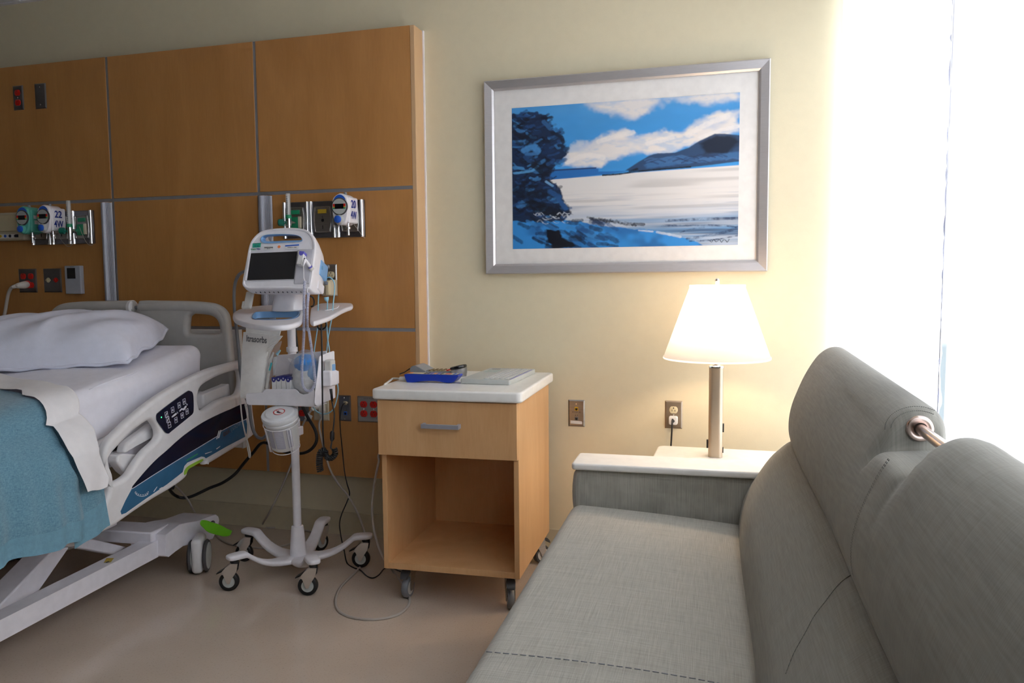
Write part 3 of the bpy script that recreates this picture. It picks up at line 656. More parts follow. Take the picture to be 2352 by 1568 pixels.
for j in range(H_+1):
    z=az1+(az0-az1)*j/H_
    for i in range(W_+1): verts.append((ax0+(ax1-ax0)*i/W_,D-.0112,z))
me=bpy.data.meshes.new('painting')
q=np.arange(H_*W_); jj=q//W_; ii=q%W_; a0=jj*(W_+1)+ii
faces=np.stack([a0,a0+W_+1,a0+W_+2,a0+1],1)
vv=np.array(verts,dtype=np.float32); inv=MW[pic.name].inverted(); off=np.array(inv.translation); vv=vv+off
me.vertices.add(len(vv)); me.vertices.foreach_set('co',vv.ravel()); me.loops.add(faces.size); me.loops.foreach_set('vertex_index',faces.ravel().astype(np.int32)); me.polygons.add(len(faces)); me.polygons.foreach_set('loop_start',np.arange(0,faces.size,4,dtype=np.int32))
me.update(calc_edges=True); me.validate()
ca=me.color_attributes.new('paint','FLOAT_COLOR','CORNER')
rgba=np.ones((H_*W_,4,4),dtype=np.float32); 
up=np.pad(np.clip(img,0,1),((0,1),(0,1),(0,0)),mode='edge')
for k,(dj,di) in enumerate(((0,0),(1,0),(1,1),(0,1))): rgba[:,k,:3]=up[jj+dj,ii+di]
ca.data.foreach_set('color',rgba.ravel())
m,t,p=nodes('acrylic_paint'); at_=t.nodes.new('ShaderNodeAttribute'); at_.attribute_name='paint'; t.links.new(at_.outputs['Color'],p.inputs['Base Color']); p.inputs['Roughness'].default_value=.45
me.materials.append(m); ob=bpy.data.objects.new('painting',me); C.objects.link(ob); ob.parent=pic; MW['painting']=MW[pic.name]
# ================= ROLLER SHADES
def shade(name,label,x,y0,y1,zb,frayed=None):
    o=thing(name,label,'roller shade',(x,(y0+y1)/2,zb),0,'roller shades'); rr=random.Random(3)
    rows=[]; nz=160 if frayed else 24; ny=14
    for i in range(nz+1):
        z=zb+(HEAD+.02-zb)*i/nz; row=[]
        e=0
        if frayed: e=.004*math.sin(i*.8)+.010*max(0,math.sin(i*.37+1.3*math.sin(i*.11)))*rr.random()+.0*i; e+=.012*(rr.random()**6)
        for j in range(ny+1):
            y=(y0-e)+(y1-y0+e)*j/ny; row.append((x+.002*math.sin(y*7+z*1.3)+.0012*math.sin(z*5),y,z))
        rows.append(row)
    MB().grid(rows).obj('shade_cloth','blind',o,sharp=0)
    for ya,yb2 in ((y1-(.010 if frayed else .014),y1+.0005),)+(((y0-.0015,y0+.0045),) if frayed else ()):
        MB().grid([[(x-.0022+.002*math.sin(yy*7+z*1.3)+.0012*math.sin(z*5),yy,z) for yy in (ya,yb2)] for z in np.linspace(zb,HEAD,60)]).obj('side_hem','hem',o,sharp=0)
    if frayed:
        rr=random.Random(11); z=zb+.05; b=MB(); k=0
        M['fray']=mat('grey_lavender_thread',(.42,.42,.50),.8)
        while z<HEAD-.02:
            h=rr.uniform(.012,.05); wd=rr.uniform(.002,.011)*(1.2 if z<1.9 else .6); n_=7
            rows=[[(x-.003-.003*math.sin(math.pi*i/(n_-1)),y0-wd*math.sin(math.pi*i/(n_-1))**.6,z+h*i/(n_-1)),(x-.002,y0+.004,z+h*i/(n_-1))] for i in range(n_)]
            b.grid(rows); z+=h+rr.choice([0,0,.01,.05 if z>1.8 else .012])
        b.obj('frayed_edge','fray',o,sharp=0)
    MB().cyl((x+.02,y0+.01,HEAD+.05),(x+.02,y1-.01,HEAD+.05),.019,20).obj('roller_tube','white',o)
    MB().box(x-.006,x+.006,y0+.012,y1-.002,zb-.03,zb).obj('hem_bar','white',o,bevel=.003)
SX=.338
shade('roller_shade','white translucent roller shade nearest the cream wall, with a frayed edge',SX,1.552,3.235,.46,True)
shade('roller_shade','white translucent roller shade nearer the camera, at the right edge',SX+.044,-.6,1.712,.46)
# ================= BED  (s along the bed to the head, n outward to the cart, z up)
BA=math.atan(.085); BE=Vector((-math.sin(BA),math.cos(BA),0)); BN=Vector((math.cos(BA),math.sin(BA),0)); B0=Vector((-2.05,2.6,0))
def bp(s,n,z): return B0+BE*s+BN*n+Vector((0,0,z))
BM=Matrix.Identity(4)
for i in range(3): BM[i][0]=BN[i]; BM[i][1]=BE[i]; BM[i][2]=(0,0,1)[i]; BM[i][3]=B0[i]     # x=n, y=s, z=z
bed=thing('hospital_bed','adjustable white hospital bed with raised side rail and grey headboard','bed',tuple(B0),BA)
# side rail: plate in the plane n=0
FR=frame(B0,-BE,(0,0,1)) # ez = -BE x z
FR=frame(B0,BE,(0,0,1))  # ez = BE x Z = (cos,..)= outward
def z1(pts): return [(x/3.92,600+y/3.92) for x,y in pts]
def z2(pts): return [(x/2.6125,900+y/2.6125) for x,y in pts]
outer=[(566,822),(548,827),(497,840),(459,853),(408,878),(357,909),(306,948),(262,989),(238,1016),(229,1045),(232,1075),(240,1100),(238,1140),(205,1190),(160,1222),(146,1238),(147,1252),(165,1254),(200,1237),(254,1206),(300,1174),(344,1145),(387,1120),(418,1097),(424,1082),(430,1074),(462,1057),(467,1058),(469,1066),(520,1036),(560,1011),(578,996),(580,985),(574,940),(570,880),(570,830)]
holeA=[(446,915),(449,897),(458,884),(475,873),(497,862),(520,854),(538,850),(546,856),(548,880),(543,899),(534,907),(515,912),(495,920),(475,933),(460,942),(450,938)]
holeB=[(341,964),(350,975),(357,990),(356,1004),(345,1017),(325,1035),(305,1062),(290,1085),(276,1097),(262,1104),(248,1108),(240,1092),(237,1070),(244,1047),(262,1025),(291,995),(315,976),(333,965)]
rail=MB().shape(spx(FR,outer,4),[spx(FR,holeA,4),spx(FR,holeB,4)],.036,.014,FR,res=4).obj('side_rail','bedw',bed,sharp=50)
# decals and control pendant on the rail face
TF=FR@Matrix.Translation((0,0,.0182))
def dec(name,pts,m,h=.0,th=.0012,smooth=True,n=4,b=0,par=rail,**k):
    P=[(p.x,p.y) for p in catmull([(*infr(FR,u,v,.0185),0) for u,v in pts],n,True)] if smooth else [infr(FR,u,v,.0185) for u,v in pts]
    return MB(TF).prism(P,h,h+th).obj(name,m,par,sharp=30,**k)
blk=[(303,1121),(322,1095),(344,1070),(363,1051),(383,1034),(407,1012),(432,992),(465,970),(498,953),(530,939),(562,927),(566,950),(564,962),(534,975),(506,990),(498,1001),(460,1024),(400,1060),(350,1091)]
dec('decal_panel',blk,'navy',n=3)
blu=[(303,1122),(350,1092),(400,1061),(460,1025),(499,1002),(506,991),(534,976),(565,963),(569,985),(564,1002),(520,1025),(473,1052),(469,1049),(462,1048),(430,1062),(423,1070),(419,1084),(383,1112),(330,1148),(288,1178),(279,1181),(277,1174),(288,1150)]
dec('decal_panel',blu,'decalblue',smooth=False,label='blue decal stripe')
dec('rail_edging',[(303,1121.5),(350,1091),(400,1060),(460,1024),(498,1001),(498,1002.6),(460,1025.6),(400,1061.6),(350,1092.6),(303,1123)],'wink',h=.001,th=.0005,smooth=False)
dec('rail_edging',[(506,989.5),(534,975),(565,961.8),(565,963),(534,976.4),(506,991)],'wink',h=.001,th=.0005,smooth=False)
dec('slash_mark',[(501.5,989),(503.5,988.5),(498,1008),(496,1008.5)],'wink',h=.0012,smooth=False); dec('slash_mark',[(505.5,987.5),(507.5,987),(502.5,1005.5),(500,1006)],'wink',h=.0012,smooth=False)
dec('release_handle',[(423,1090),(424,1080),(431,1071),(445,1063),(464,1054),(466,1058),(447,1069),(434,1077),(428,1088)],'limeh',h=-.004,th=.004,label='lime green release handle')
dec('status_strip',[(427,1056),(453,1041),(454,1043),(428,1058.5)],'green',h=.0012,smooth=False)
for (a,b_) in (((470,1041),(486,1036)),((496,1030),(505,1024)),((352,1128),(360,1117)),((365,1122),(372,1118))): dec('scuff',[(a[0],a[1]),(b_[0],b_[1]),(b_[0]+.5,b_[1]+1.2),(a[0]+1,a[1]+1.6)],'wink',h=.0012,th=.0003,smooth=False)
# angle gauge: small dashed arc
cpx=(325,1128)
for k in range(8):
    a=math.radians(20+k*20); u,v=cpx[0]+17*math.cos(a)*.9,cpx[1]+10*math.sin(a)-2
    dec('gauge_tick',[(u-1,v-1),(u+1,v-1),(u+1,v+1),(u-1,v+1)],'wink',h=.0012,smooth=False)
arc=[(cpx[0]+19*math.cos(math.radians(a))*.9,cpx[1]+13*math.sin(math.radians(a))-1) for a in range(30,170,12)]
arc2=[(u,v-1.3) for u,v in arc[::-1]]
dec('gauge_arc',arc+arc2,'wink',h=.0012,smooth=False)
q0=Vector((*infr(FR,512,997,.0185),0)); q1=Vector((*infr(FR,549,973,.0185),0)); dr=(q1-q0); ang=math.atan2(dr.y,dr.x)
TX=TF@Matrix.Translation((q0.x,q0.y,.0012))@Matrix.Rotation(ang,4,'Z')
MB(TX).text('oak',.036,Matrix.Identity(4),align='LEFT',bold=.0009).obj('lettering','ink',rail)
MB(TX).text('(snow)',.034,Matrix.Translation((.058,.0,0)),align='LEFT').obj('lettering',mat('faded_ink',(.12,.20,.30),.5),rail)
cp=dec('control_panel',[(358.5,960),(359,952),(364,946),(395,922),(428,899),(434,897.5),(440,901),(442.5,912),(443,940),(441,949),(434,956),(392,990),(386,995),(380,994),(374,987),(361,968)],'navy',th=.004,n=3)
def lp(pts,w,m='wink',name='key_outline',closed=True):
    pass
def z3(p): return (340+p[0]/13.07,890+p[1]/13.07)
def keyq(c,up,kind):
    # key drawn in the rail's own plane
    x,y=infr(FR,*z3(c),.022); b=MB(FR@Matrix.Translation((x,y,.0222))@Matrix.Rotation(ang*.9,4,'Z')); w_,h_=.0088,.0105
    b.shape([(-w_,-h_),(w_,-h_),(w_,h_),(-w_,h_)],[[(-w_+.0016,-h_+.0016),(w_-.0016,-h_+.0016),(w_-.0016,h_-.0016),(-w_+.0016,h_-.0016)]],.0008,.0001,Matrix.Translation((0,0,.0005)),res=0)
    if kind=='t': s_=1 if up else -1; b.prism([(-.0046,-.004*s_),(.0046,-.004*s_),(0,.0055*s_)] if s_>0 else [(-.0046,.004),(0,-.0055),(.0046,.004)],0,.0008)
    elif kind=='b': b.box(-.0055,.0055,-.001,.001,0,.0008)
    else: b.prism([(-.006,-.006),(-.003,-.006),(.001,-.001),(.006,.003),(.005,.006),(-.001,.002)],0,.0008)
    b.obj('key','wink',cp,smooth=False)
for c_,up in (((735,665),1),((930,525),1),((1082,415),1),((835,970),0),((1022,835),0),((1168,715),0)): keyq(c_,up,'t')
keyq((545,805),1,'p'); keyq((590,960),1,'p'); keyq((640,1120),1,'b')
def ribbon(pts,w): 
    P=[Vector((*infr(FR,*z3(p),.022),.0227)) for p in pts]; return MB(FR).tube(P,w,6)
ribbon([(710,885),(790,820),(840,780)],[.0022,.004,.003]).obj('pictogram','wink',cp); ribbon([(870,752),(872,750)],.0042).obj('pictogram','wink',cp)
ribbon([(940,710),(1000,640),(1060,655),(1130,560)],[.0022,.003,.0042,.0035]).obj('pictogram','wink',cp); ribbon([(1152,508),(1156,506)],.0044).obj('pictogram','wink',cp)
x,y=infr(FR,*z3((400,890)),.022); MB(FR@Matrix.Translation((x,y,.022))).lathe([(.0028,0),(.002,.0012),(.0001,.0015)],12).obj('indicator_light',mat('green_led',(.05,.9,.25),.4,emit=2.5),cp)
# headboard in two halves with rod
HS=.40; FHB=frame(bp(HS,0,0),BN,(0,0,1))   # x = n, y = z, normal points to the foot (camera)
def hp(pts): return spx(FHB,pts,5)
ro=[(322,695),(330,690),(370,690),(430,691),(480,694),(505,701),(522,716),(529,740),(534,800),(541,870),(548,955),(550,985),(420,988),(330,990),(328,900),(326,740),(321,725)]
rh=[(436,762),(437,735),(440,725),(452,719),(475,716),(495,720),(507,732),(511,750),(510,762),(500,766),(470,766),(445,766)]
RO=hp(ro); RH=hp(rh)
nc=(infr(FHB,316,700)[0])
MB().shape(RO,[RH],.045,.018,FHB,res=4).obj('headboard','headb',bed,sharp=50)
MB().shape([(2*nc-x,y) for x,y in RO][::-1],[[(2*nc-x,y) for x,y in RH][::-1]],.045,.018,FHB,res=4).obj('headboard','headb',bed,sharp=50)
yb=infr(FHB,316,706)[1]
c0=FHB@Vector((nc-.022,yb,0)); c1=FHB@Vector((nc+.02,yb,0))
MB().cyl(c0,c1,.0085,14).obj('headboard_rod','mgrey',bed)
gp=[infr(FHB,u,v) for u,v in ((325,706),(350,705),(390,704.5),(430,705),(465,707),(490,711),(506,721),(516,738),(520,765),(524,820),(531,890),(538,960))]
for sgn in (1,-1):
    pts=catmull([FHB@Vector((x if sgn>0 else 2*nc-x,y,0)) for x,y in gp],5)
    rr_=[.0275 if k<len(pts)*.45 else .0275-.005*min(1,(k/len(pts)-.45)/.3) for k in range(len(pts))]
    MB().tube(pts,rr_,20).obj('grip_tube','headb',bed,sharp=50)
MB().tube([FHB@Vector((nc-.040,yb,0)),FHB@Vector((nc-.036,yb,0)),FHB@Vector((nc-.022,yb,0)),FHB@Vector((nc-.016,yb,0)),FHB@Vector((nc-.015,yb,0))],[.027,.033,.033,.028,.012],24).obj('end_cap','bedw',bed)
MB().tube([FHB@Vector((nc+.015,yb,0)),FHB@Vector((nc+.017,yb,0)),FHB@Vector((nc+.03,yb,0))],[.018,.026,.028],24).obj('end_cap','headb',bed)
# deck / undercarriage
def bmb(): return MB(BM)
bmb().box(-1.02,-.09,-1.9,.36,.54,.592).obj('deck_frame','bedpaint',bed,bevel=.01)
dk_=MB(); dk_.loft([[bp(s,n,z+dz) for n,dz in ((-1.0,0),(-.09,0),(-.09,-.05),(-1.0,-.05))] for s,z in ((-.75,.60),(-.45,.64),(.22,.73))]).obj('back_section','bedw',bed,bevel=.01)
# molded arm between rail and deck seen through the openings
MB(BM).prism([(0,0)],0,0) if False else None
def slab(pts,n0,n1,m,name,bev=.012):
    F=frame(bp(0,n0,0),BE,(0,0,1)); P=[infr(F,u,v,0) for u,v in pts]
    return MB(F).prism(P,n0-n0,(n1-n0)).obj(name,m,bed,bevel=bev,seg=3)
slab([(268,1018),(330,972),(352,975),(352,992),(290,1025),(262,1042)],-.075,-.035,'bedw','rail_arm')
slab([(247,1045),(262,1040),(318,1044),(300,1068),(275,1092),(262,1082),(245,1060)],-.07,-.03,'bedw','rail_pivot_cover')
slab([(446,905),(500,884),(508,880),(512,915),(470,935),(447,940)],-.09,-.05,'bedw','rail_housing',.008)
slab([(262,1048),(345,1010),(356,1020),(290,1075)],-.16,-.12,'dgrey','actuator',.006)
for k in range(3): 
    MB().tube([bp(-.42+.06*k,-.11,.62-.02*k),bp(-.36+.05*k,-.10,.60),bp(-.30+.05*k,-.11,.64)],.009,10).obj('cable','black',bed)
# base rail (side bar) and caster housing
def beam(p,q,wd,ht,m,name,bev=.006,up=Vector((0,0,1))):
    p=Vector(p); q=Vector(q); d=(q-p).normalized(); s_=d.cross(up).normalized(); u_=s_.cross(d)
    r=lambda c: [c+s_*wd/2+u_*ht/2,c-s_*wd/2+u_*ht/2,c-s_*wd/2-u_*ht/2,c+s_*wd/2-u_*ht/2]
    return MB().loft([r(p),r(q)]).obj(name,m,bed,bevel=bev)
Fr_=frame(bp(0,-.205,0),BE,(0,0,1)); MB(Fr_).prism([infr(Fr_,u,v,.065) for u,v in ((392,1225),(381,1231),(0,1424),(-400,1627),(-400,1692),(0,1474),(381,1269),(392,1263))],0,.065).obj('base_rail','bedpaint',bed,bevel=.006)
beam(bp(-.12,-.86,.135),bp(-2.0,-.86,.135),.066,.068,'bedpaint','base_rail')
beam(bp(-.02,-.88,.19),bp(-.02,-.15,.19),.12,.05,'bedpaint','base_crossbar')
beam(bp(-1.6,-.88,.15),bp(-1.6,-.15,.15),.10,.06,'bedpaint','base_crossbar')
# caster cover: moulded housing
Fq=frame(bp(0,-.26,0),BE,(0,0,1)); cvp=[(381,1228),(398,1215),(413,1204),(430,1200),(455,1196),(486,1184),(496,1181),(502,1186),(504,1194),(500,1215),(489,1237),(470,1243),(445,1248),(421,1254),(404,1266),(388,1279),(381,1277)]
MB(Fq).prism([infr(Fq,u,v,.155) for u,v in cvp],0,.155).obj('caster_cover','bedpaint',bed,bevel=.014,seg=4,sharp=60)
Fq=frame(bp(0,-1.0,0),BE,(0,0,1)); F0=frame(bp(0,-.26,0),BE,(0,0,1)); MB(Fq).prism([infr(F0,u,v,.155) for u,v in cvp],0,.155).obj('caster_cover','bedpaint',bed,bevel=.014,seg=4,sharp=60)
def bed_caster(s,n,rot=0):
    m_=Matrix.Translation(bp(s,n,0))@Matrix.Rotation(BA+rot,4,'Z')
    R=.066
    def whl(x0,x1,par):
        T=m_@Matrix.Translation((x0,0,R))@Matrix.Rotation(math.pi/2,4,'Y')
        ww=x1-x0
        MB(T).lathe([(.052,0),(R-.006,0),(R,.006),(R,ww-.006),(R-.006,ww),(.052,ww)],36,cap=True).obj('tyre','dgrey',par)
        MB(T).lathe([(.0001,-.0035),(.02,-.0035),(.05,-.001),(.0535,-.001),(.0535,ww+.001),(.05,ww+.0015),(.02,ww+.0035),(.0001,ww+.0035)],36).obj('wheel_disc','lgrey',par)
    fk=MB(m_).rbox(-.022,.022,-.056,.056,.006,.15,.018,seg=2).obj('caster_fork','bedw',bed)
    whl(-.037,-.0235,fk); whl(.0235,.037,fk)
bed_caster(.10,-.066,.37); bed_caster(.095,-.93,.05); bed_caster(-1.9,-.93,.05)
# brake pedal (green)
pd=[]
Fp=frame((0,0,0),(1,0,0),(0,1,0))
pp=[atp(u,v,bp(0,nn,0),BN) for u,v,nn in ((459,1197,-.02),(470,1201,-.015),(480,1209,-.01),(497,1213,.0),(514,1221,.01),(531,1223,.02))]
rows=[]
for i,(c_,wd) in enumerate(zip(pp,(.010,.016,.022,.022,.018,.012))):
    a=Vector((.15,.6,.78)); rows.append([c_-a*wd+Vector((0,0,-.004)),c_+Vector((0,0,.004)),c_+a*wd+Vector((0,0,-.002))])
ob=MB().grid(rows).obj('brake_pedal','lime',bed,sharp=0,label='lime green brake pedal'); s_=ob.modifiers.new('t','SOLIDIFY'); s_.thickness=.008; s_=ob.modifiers.new('s','SUBSURF'); s_.levels=2; s_.render_levels=2
MB().cyl(atp(489,1200,bp(0,-.06,0),BN),atp(489,1203,bp(0,-.005,0),BN),.009,14).obj('pedal_shaft','dgrey',ob)
# scissor lift arms
FA=frame(bp(0,-.30,0),BE,(0,0,1))
def armq(pts,n0,n1,name='lift_arm'):
    F=frame(bp(0,n0,0),BE,(0,0,1)); P=[infr(F,u,v,n1-n0) for u,v in pts]; return MB(F).prism(P,0,n1-n0).obj(name,'bedpaint',bed,bevel=.005)
armq([(128,1256),(160,1256),(60,1400),(-45,1440),(-10,1400)],-.36,-.27)
armq([(175,1240),(215,1238),(292,1256),(262,1274),(180,1259)],-.33,-.29)
beam(bp(-.62,-.86,.37),bp(-.62,-.20,.37),.06,.05,'bedpaint','lift_crossbar')
beam(bp(-.15,-.80,.26),bp(-.15,-.28,.26),.10,.03,'bedpaint','actuator_tray')
MB(BM).box(-.62,-.40,-.5,-.05,.235,.27).obj('actuator_tray','bedw',bed,bevel=.01)
MB().cyl(bp(-.60,-.5,.36),bp(-.15,-.5,.25),.028,18).obj('actuator','lgrey',bed)
MB().cyl(bp(-.30,-.35,.225),bp(-.20,-.35,.215),.018,14).obj('actuator','lgrey',bed)
# caution sticker
P=[Vector((*p_,0)) for p_ in []]
st=[at(245,1281,z=.178),at(262,1281,z=.178),at(255,1290,z=.178),at(238,1292,z=.178)]
zst=bt_top=infr(Fr_,250,1298,.065)[1]+.004; st=[at(u,v,z=zst) for u,v in ((245,1281),(262,1281),(255,1290),(238,1292))]
MB().add(st,[(0,1,2,3)]).obj('caution_sticker','yellow',bed,smooth=False)
b=MB(); a_=st[3]; b.add([a_+Vector((.002,.004,.0004)),a_+Vector((.012,.002,.0004)),a_+Vector((.014,.014,.0004)),a_+Vector((.005,.018,.0004))],[(0,1,2,3)]); b.obj('caution_sticker','ink',bed,smooth=False)
# second rail (far side) so the bed is whole
RL=MB().shape([(-.55,.40),(.35,.50),(.36,.80),(.05,.82),(-.30,.75),(-.52,.60)],[],.03,.012,frame(bp(0,-1.07,0),BE,(0,0,1))).obj('side_rail','bedw',bed,sharp=50)
MB().shape([(-.5,0.3),(.5,.3),(.5,.85),(.40,.9),(-.40,.9),(-.5,.85)],[],.045,.018,frame(bp(-1.98,-.52,0),BN,(0,0,1))).obj('footboard','headb',bed,sharp=50)
# ---- mattress in a fitted sheet
def ztop(s):
    for (a,za),(b_,zb) in zip(((-2.3,.80),(-.78,.80),(-.45,.832),(.0,.895),(.25,.932),(.6,.95)),((-.78,.80),(-.45,.832),(.0,.895),(.25,.932),(.6,.95),(.9,.95))):
        if s<=b_: return za+(zb-za)*(s-a)/(b_-a)
    return .95
MN0,MN1,MS0,MS1=-1.0,-.085,-1.90,.235
mt=thing('mattress','thick hospital mattress in a white fitted sheet','mattress',tuple(bp(-.8,-.55,.6)),BA)
def mfn(p):
    n,s,z=p; zt=ztop(s); z2_=zt-.20+(z/.20)*.20 + .006*math.sin(n*9+s*3)*(z/.2)
    if z>.15 : z2_+=.004*math.sin(s*14+n*5)
    side=.006*math.sin(s*11+z*25)*(1 if n>-.15 else 0)
    return bp(s,n+side,z2_)
MB().rbox(MN0,MN1,MS0,MS1,0,.20,.055,n=5,seg=36,fn=mfn).obj('fitted_sheet','sheet',mt,sharp=0)
# crease where the sheet is pulled at the corner
pts=[bp(s,MN1-.028+.012*math.sin((s+.45)*4),ztop(s)-.012) for s in np.linspace(-.42,-.18,9)]
MB().tube(pts,[.001,.003,.005,.006,.006,.005,.004,.003,.001],8).obj('sheet_fold','sheet',mt,sharp=0)
# ---- pillow
pl=thing('pillow','plump pillow in a white pillowcase at the head of the bed','pillow',tuple(bp(0,-.55,.9)),BA)
ax=(BE*(-.31)+BN*(-.95)).normalized(); ay=(BE*.95+BN*(-.31)).normalized()
pc=bp(-.165,-.175,0)+ax*.37+ay*.26
rows=[]; N1,N2=64,48
def pil(u,v,top):
    # u,v in -1..1 ; returns point
    e=max(0,(1-abs(u)**3.2))*max(0,(1-abs(v)**3.0)); h=e**.40
    cor=1-.05*(1-abs(u))*0
    x=u*.385*(1+.02*math.sin(v*5)-.035*(1-abs(v)**2)*0); y=v*.265*(1-.03*(1-u*u)*0)
    wr=.006*math.sin(x*30+y*12+1.5*math.sin(y*9))*h + .004*math.sin(y*42+x*8)*max(0,abs(u)-.5)
    wr+=.010*math.exp(-((x+.06+.25*(y+.2)**2*3)**2)/.0004)*(1 if top else 0)*.5
    zc=.5*(ztop(0)+0)
    return x,y,(h*.150+wr*(.3+h) if top else 0)
def pbase(P):
    q=P-B0; s=q.dot(BE); return ztop(s)+.003
vs=[];fs=[]
b=MB()
for top in (1,0):
    rows=[]
    for i in range(N2+1):
        v=-1+2*i/N2; row=[]
        for j in range(N1+1):
            u=-1+2*j/N1; x,y,h=pil(u,v,top); P=pc+ax*x+ay*y; edge=max(abs(u)**6,abs(v)**6)
            row.append(P+Vector((0,0,pbase(P)+.012+h+.004*edge+ .028*max(0,abs(u)**5)*max(0,v**5)*(1 if v>0 else 0) -(0 if top else .008*(1-edge)))))
        rows.append(row)
    if not top: rows=[r[::-1] for r in rows]
    b.grid(rows)
b.obj('pillowcase','pillow',pl,sharp=0)
hem=[]
for i in range(41):
    u=-1+2*i/40; x,y,h=pil(u,-.985,1); P=pc+ax*x+ay*(y-.004); hem.append(P+Vector((0,0,pbase(P)+.012+.003*math.sin(i*.9))))
MB().tube(hem,.006,8).obj('pillowcase_hem','pillow',pl,sharp=0)
hem=[]
for i in range(31):
    v=-1+2*i/30; x,y,h=pil(-.985,v,1); P=pc+ax*(x-.004)+ay*y; hem.append(P+Vector((0,0,pbase(P)+.014+.005*math.sin(i*.7)+.02*max(0,v)**4)))
MB().tube(hem,.007,8).obj('pillowcase_hem','pillow',pl,sharp=0)
# ---- blanket and flat sheet drape
def interp(x,xs,ys): return float(np.interp(x,xs,ys))
def drape(sh,layer,hem,wav=1.0,top_n=-.98):
    # sh(param)->s of the head-side edge, hem(s)->z ; returns rows head->foot
    L=[]; 
    tn=list(np.linspace(top_n,-.16,22)); prof=[(n,'t',0) for n in tn]+[(None,'c',a) for a in np.linspace(0,math.pi/2,7)[1:]]+[(None,'s',k) for k in np.linspace(0,1,40)[1:]]
    rows=[]
    NS=90
    for i in range(NS+1):
        f=i/NS; row=[]
        for k,(n,ty,a) in enumerate(prof):
            pk=k/(len(prof)-1)
            s0=sh(n if ty=='t' else (-.1+.0*a if ty=='c' else .03), a if ty=='s' else 0)
            s=s0+(MS0-.0-s0)*(f**1.25)
            zt=ztop(s)+.006+layer
            fold=(.018*math.sin(s*24+2*math.sin(s*5))+.007*math.sin(s*71+1))*wav
            if ty=='t': p=(s,n,zt+.003*math.sin(n*25+s*13))
            elif ty=='c': p=(s,-.16+.11*math.sin(a)+layer,zt-.075*(1-math.cos(a)))
            else:
                z0=zt-.075; zh=hem(s); z=z0+(zh-z0)*a; out=interp(a,[0,.1,.2,.45,1],[-.05,-.015,.010,.034,.040])+layer
                p=(s,out+fold*a**.7+.003*math.sin(z*40+s*7)*wav,z)
            row.append(bp(*p))
        rows.append(row)
    return rows
M['blanket']=fabric_mat('blue_thermal_blanket',(.095,.215,.30),(.18,.35,.44),s1=(90,90,520),s2=(420,420,130),bump=1.0,sheen=.3)
M['bhem']=mat('blue_blanket_hem',(.16,.33,.43),.85,bump=.5,bscale=220,noise=.06,scale=80)
bl=thing('blanket','blue waffle-weave blanket draped over the foot half of the bed','blanket',tuple(bp(-1.2,-.4,.5)),BA)
def sh_b(n,a):
    if n<0: return interp(n,[-1,-.6,-.34,-.21,-.15],[-.40,-.49,-.55,-.59,-.65])
    return interp(a,[0,.15,.35,.5,.9,1],[-.68,-.70,-.70,-.67,-.655,-.65])
def hem_b(s): return interp(s,[-2,-1.2,-.96,-.65],[.42,.42,.419,.398])+.004*math.sin(s*40)
def split_rows(rows,k): return [r[:k+1] for r in rows],[r[k:] for r in rows]
rows=drape(sh_b,.012,hem_b); k_=len(rows[0])-8
ra,rb=split_rows(rows,k_)
MB().grid(ra).obj('blanket_field','blanket',bl,sharp=0); MB().grid(rb).obj('blanket_hem','bhem',bl,sharp=0)
# under layer that reaches further to the head
def under(n_out,s_edge,hemz,top_z,s0):
    rows=[]
    for i in range(25):
        f=i/24; row=[]
        for k in range(31):
            a=k/30; se=s_edge(a); s=se+(s0-se)*f; z=top_z(s)+(hemz(s)-top_z(s))*a; row.append(bp(s,n_out(a)+.005*math.sin(s*60)*a+.0*a,z))
        rows.append(row)
    return rows
no=lambda a: interp(a,[0,.2,.45,1],[-.045,-.005,.034,.036])
rows=under(no,lambda a: interp(a,[0,.5,1],[-.60,-.56,-.532]),lambda s: interp(s,[-.66,-.53],[.375,.397]),lambda s: ztop(s)-.04,-.70)
ra,rb=split_rows(rows,23)
MB().grid(ra).obj('blanket_field','blanket',bl,sharp=0); MB().grid(rb).obj('blanket_hem','bhem',bl,sharp=0)
fs_=thing('flat_sheet','white flat sheet folded back over the blue blanket','sheet',tuple(bp(-.5,-.4,.7)),BA)
def sh_f(n): return interp(n,[-1,-.8,-.51,-.30,-.155,-.10],[-.24,-.29,-.375,-.44,-.50,-.52])
rows=[]
NSF=26
prof=[(n,'t',0) for n in np.linspace(-.98,-.16,22)]+[(None,'c',a) for a in np.linspace(0,math.pi/2,7)[1:]]+[(None,'s',k) for k in np.linspace(0,1,30)[1:]]
for i in range(NSF+1):
    f=i/NSF; row=[]
    for (n,ty,a) in prof:
        if ty=='t': se=sh_f(n); sb=sh_b(n,0)-.01
        elif ty=='c': se=interp(a,[0,1.57],[sh_f(-.16),-.56]); sb=interp(a,[0,1.57],[sh_b(-.16,0)-.01,-.71])
        else: se=interp(a,[0,.5,.9,1],[-.56,-.585,-.552,-.565]); sb=interp(a,[0,.2,.35,.8,1],[-.69,-.715,-.71,-.68,-.67])
        s=se+(sb-se)*f; lay=.022 if f>.06 else .010
        zt=ztop(s)+.004+lay
        if ty=='t': p=(s,n,zt+.003*math.sin(n*31+s*19)+.003*math.sin(s*60))
        elif ty=='c': p=(s,-.16+.11*math.sin(a)+lay,zt-.075*(1-math.cos(a)))
        else:
            z0=zt-.075; zh=.540+.006*math.sin(s*45)-.02*0; z=z0+(zh-z0)*a; out=interp(a,[0,.1,.2,.45,1],[-.05,-.015,.012,.036,.044])+lay+.006*math.sin(s*48+a*2)*a
            p=(s,out,z)
        row.append(bp(*p))
    rows.append(row)
ob=MB().grid(rows).obj('sheet_flap','sheet2',fs_,sharp=0)
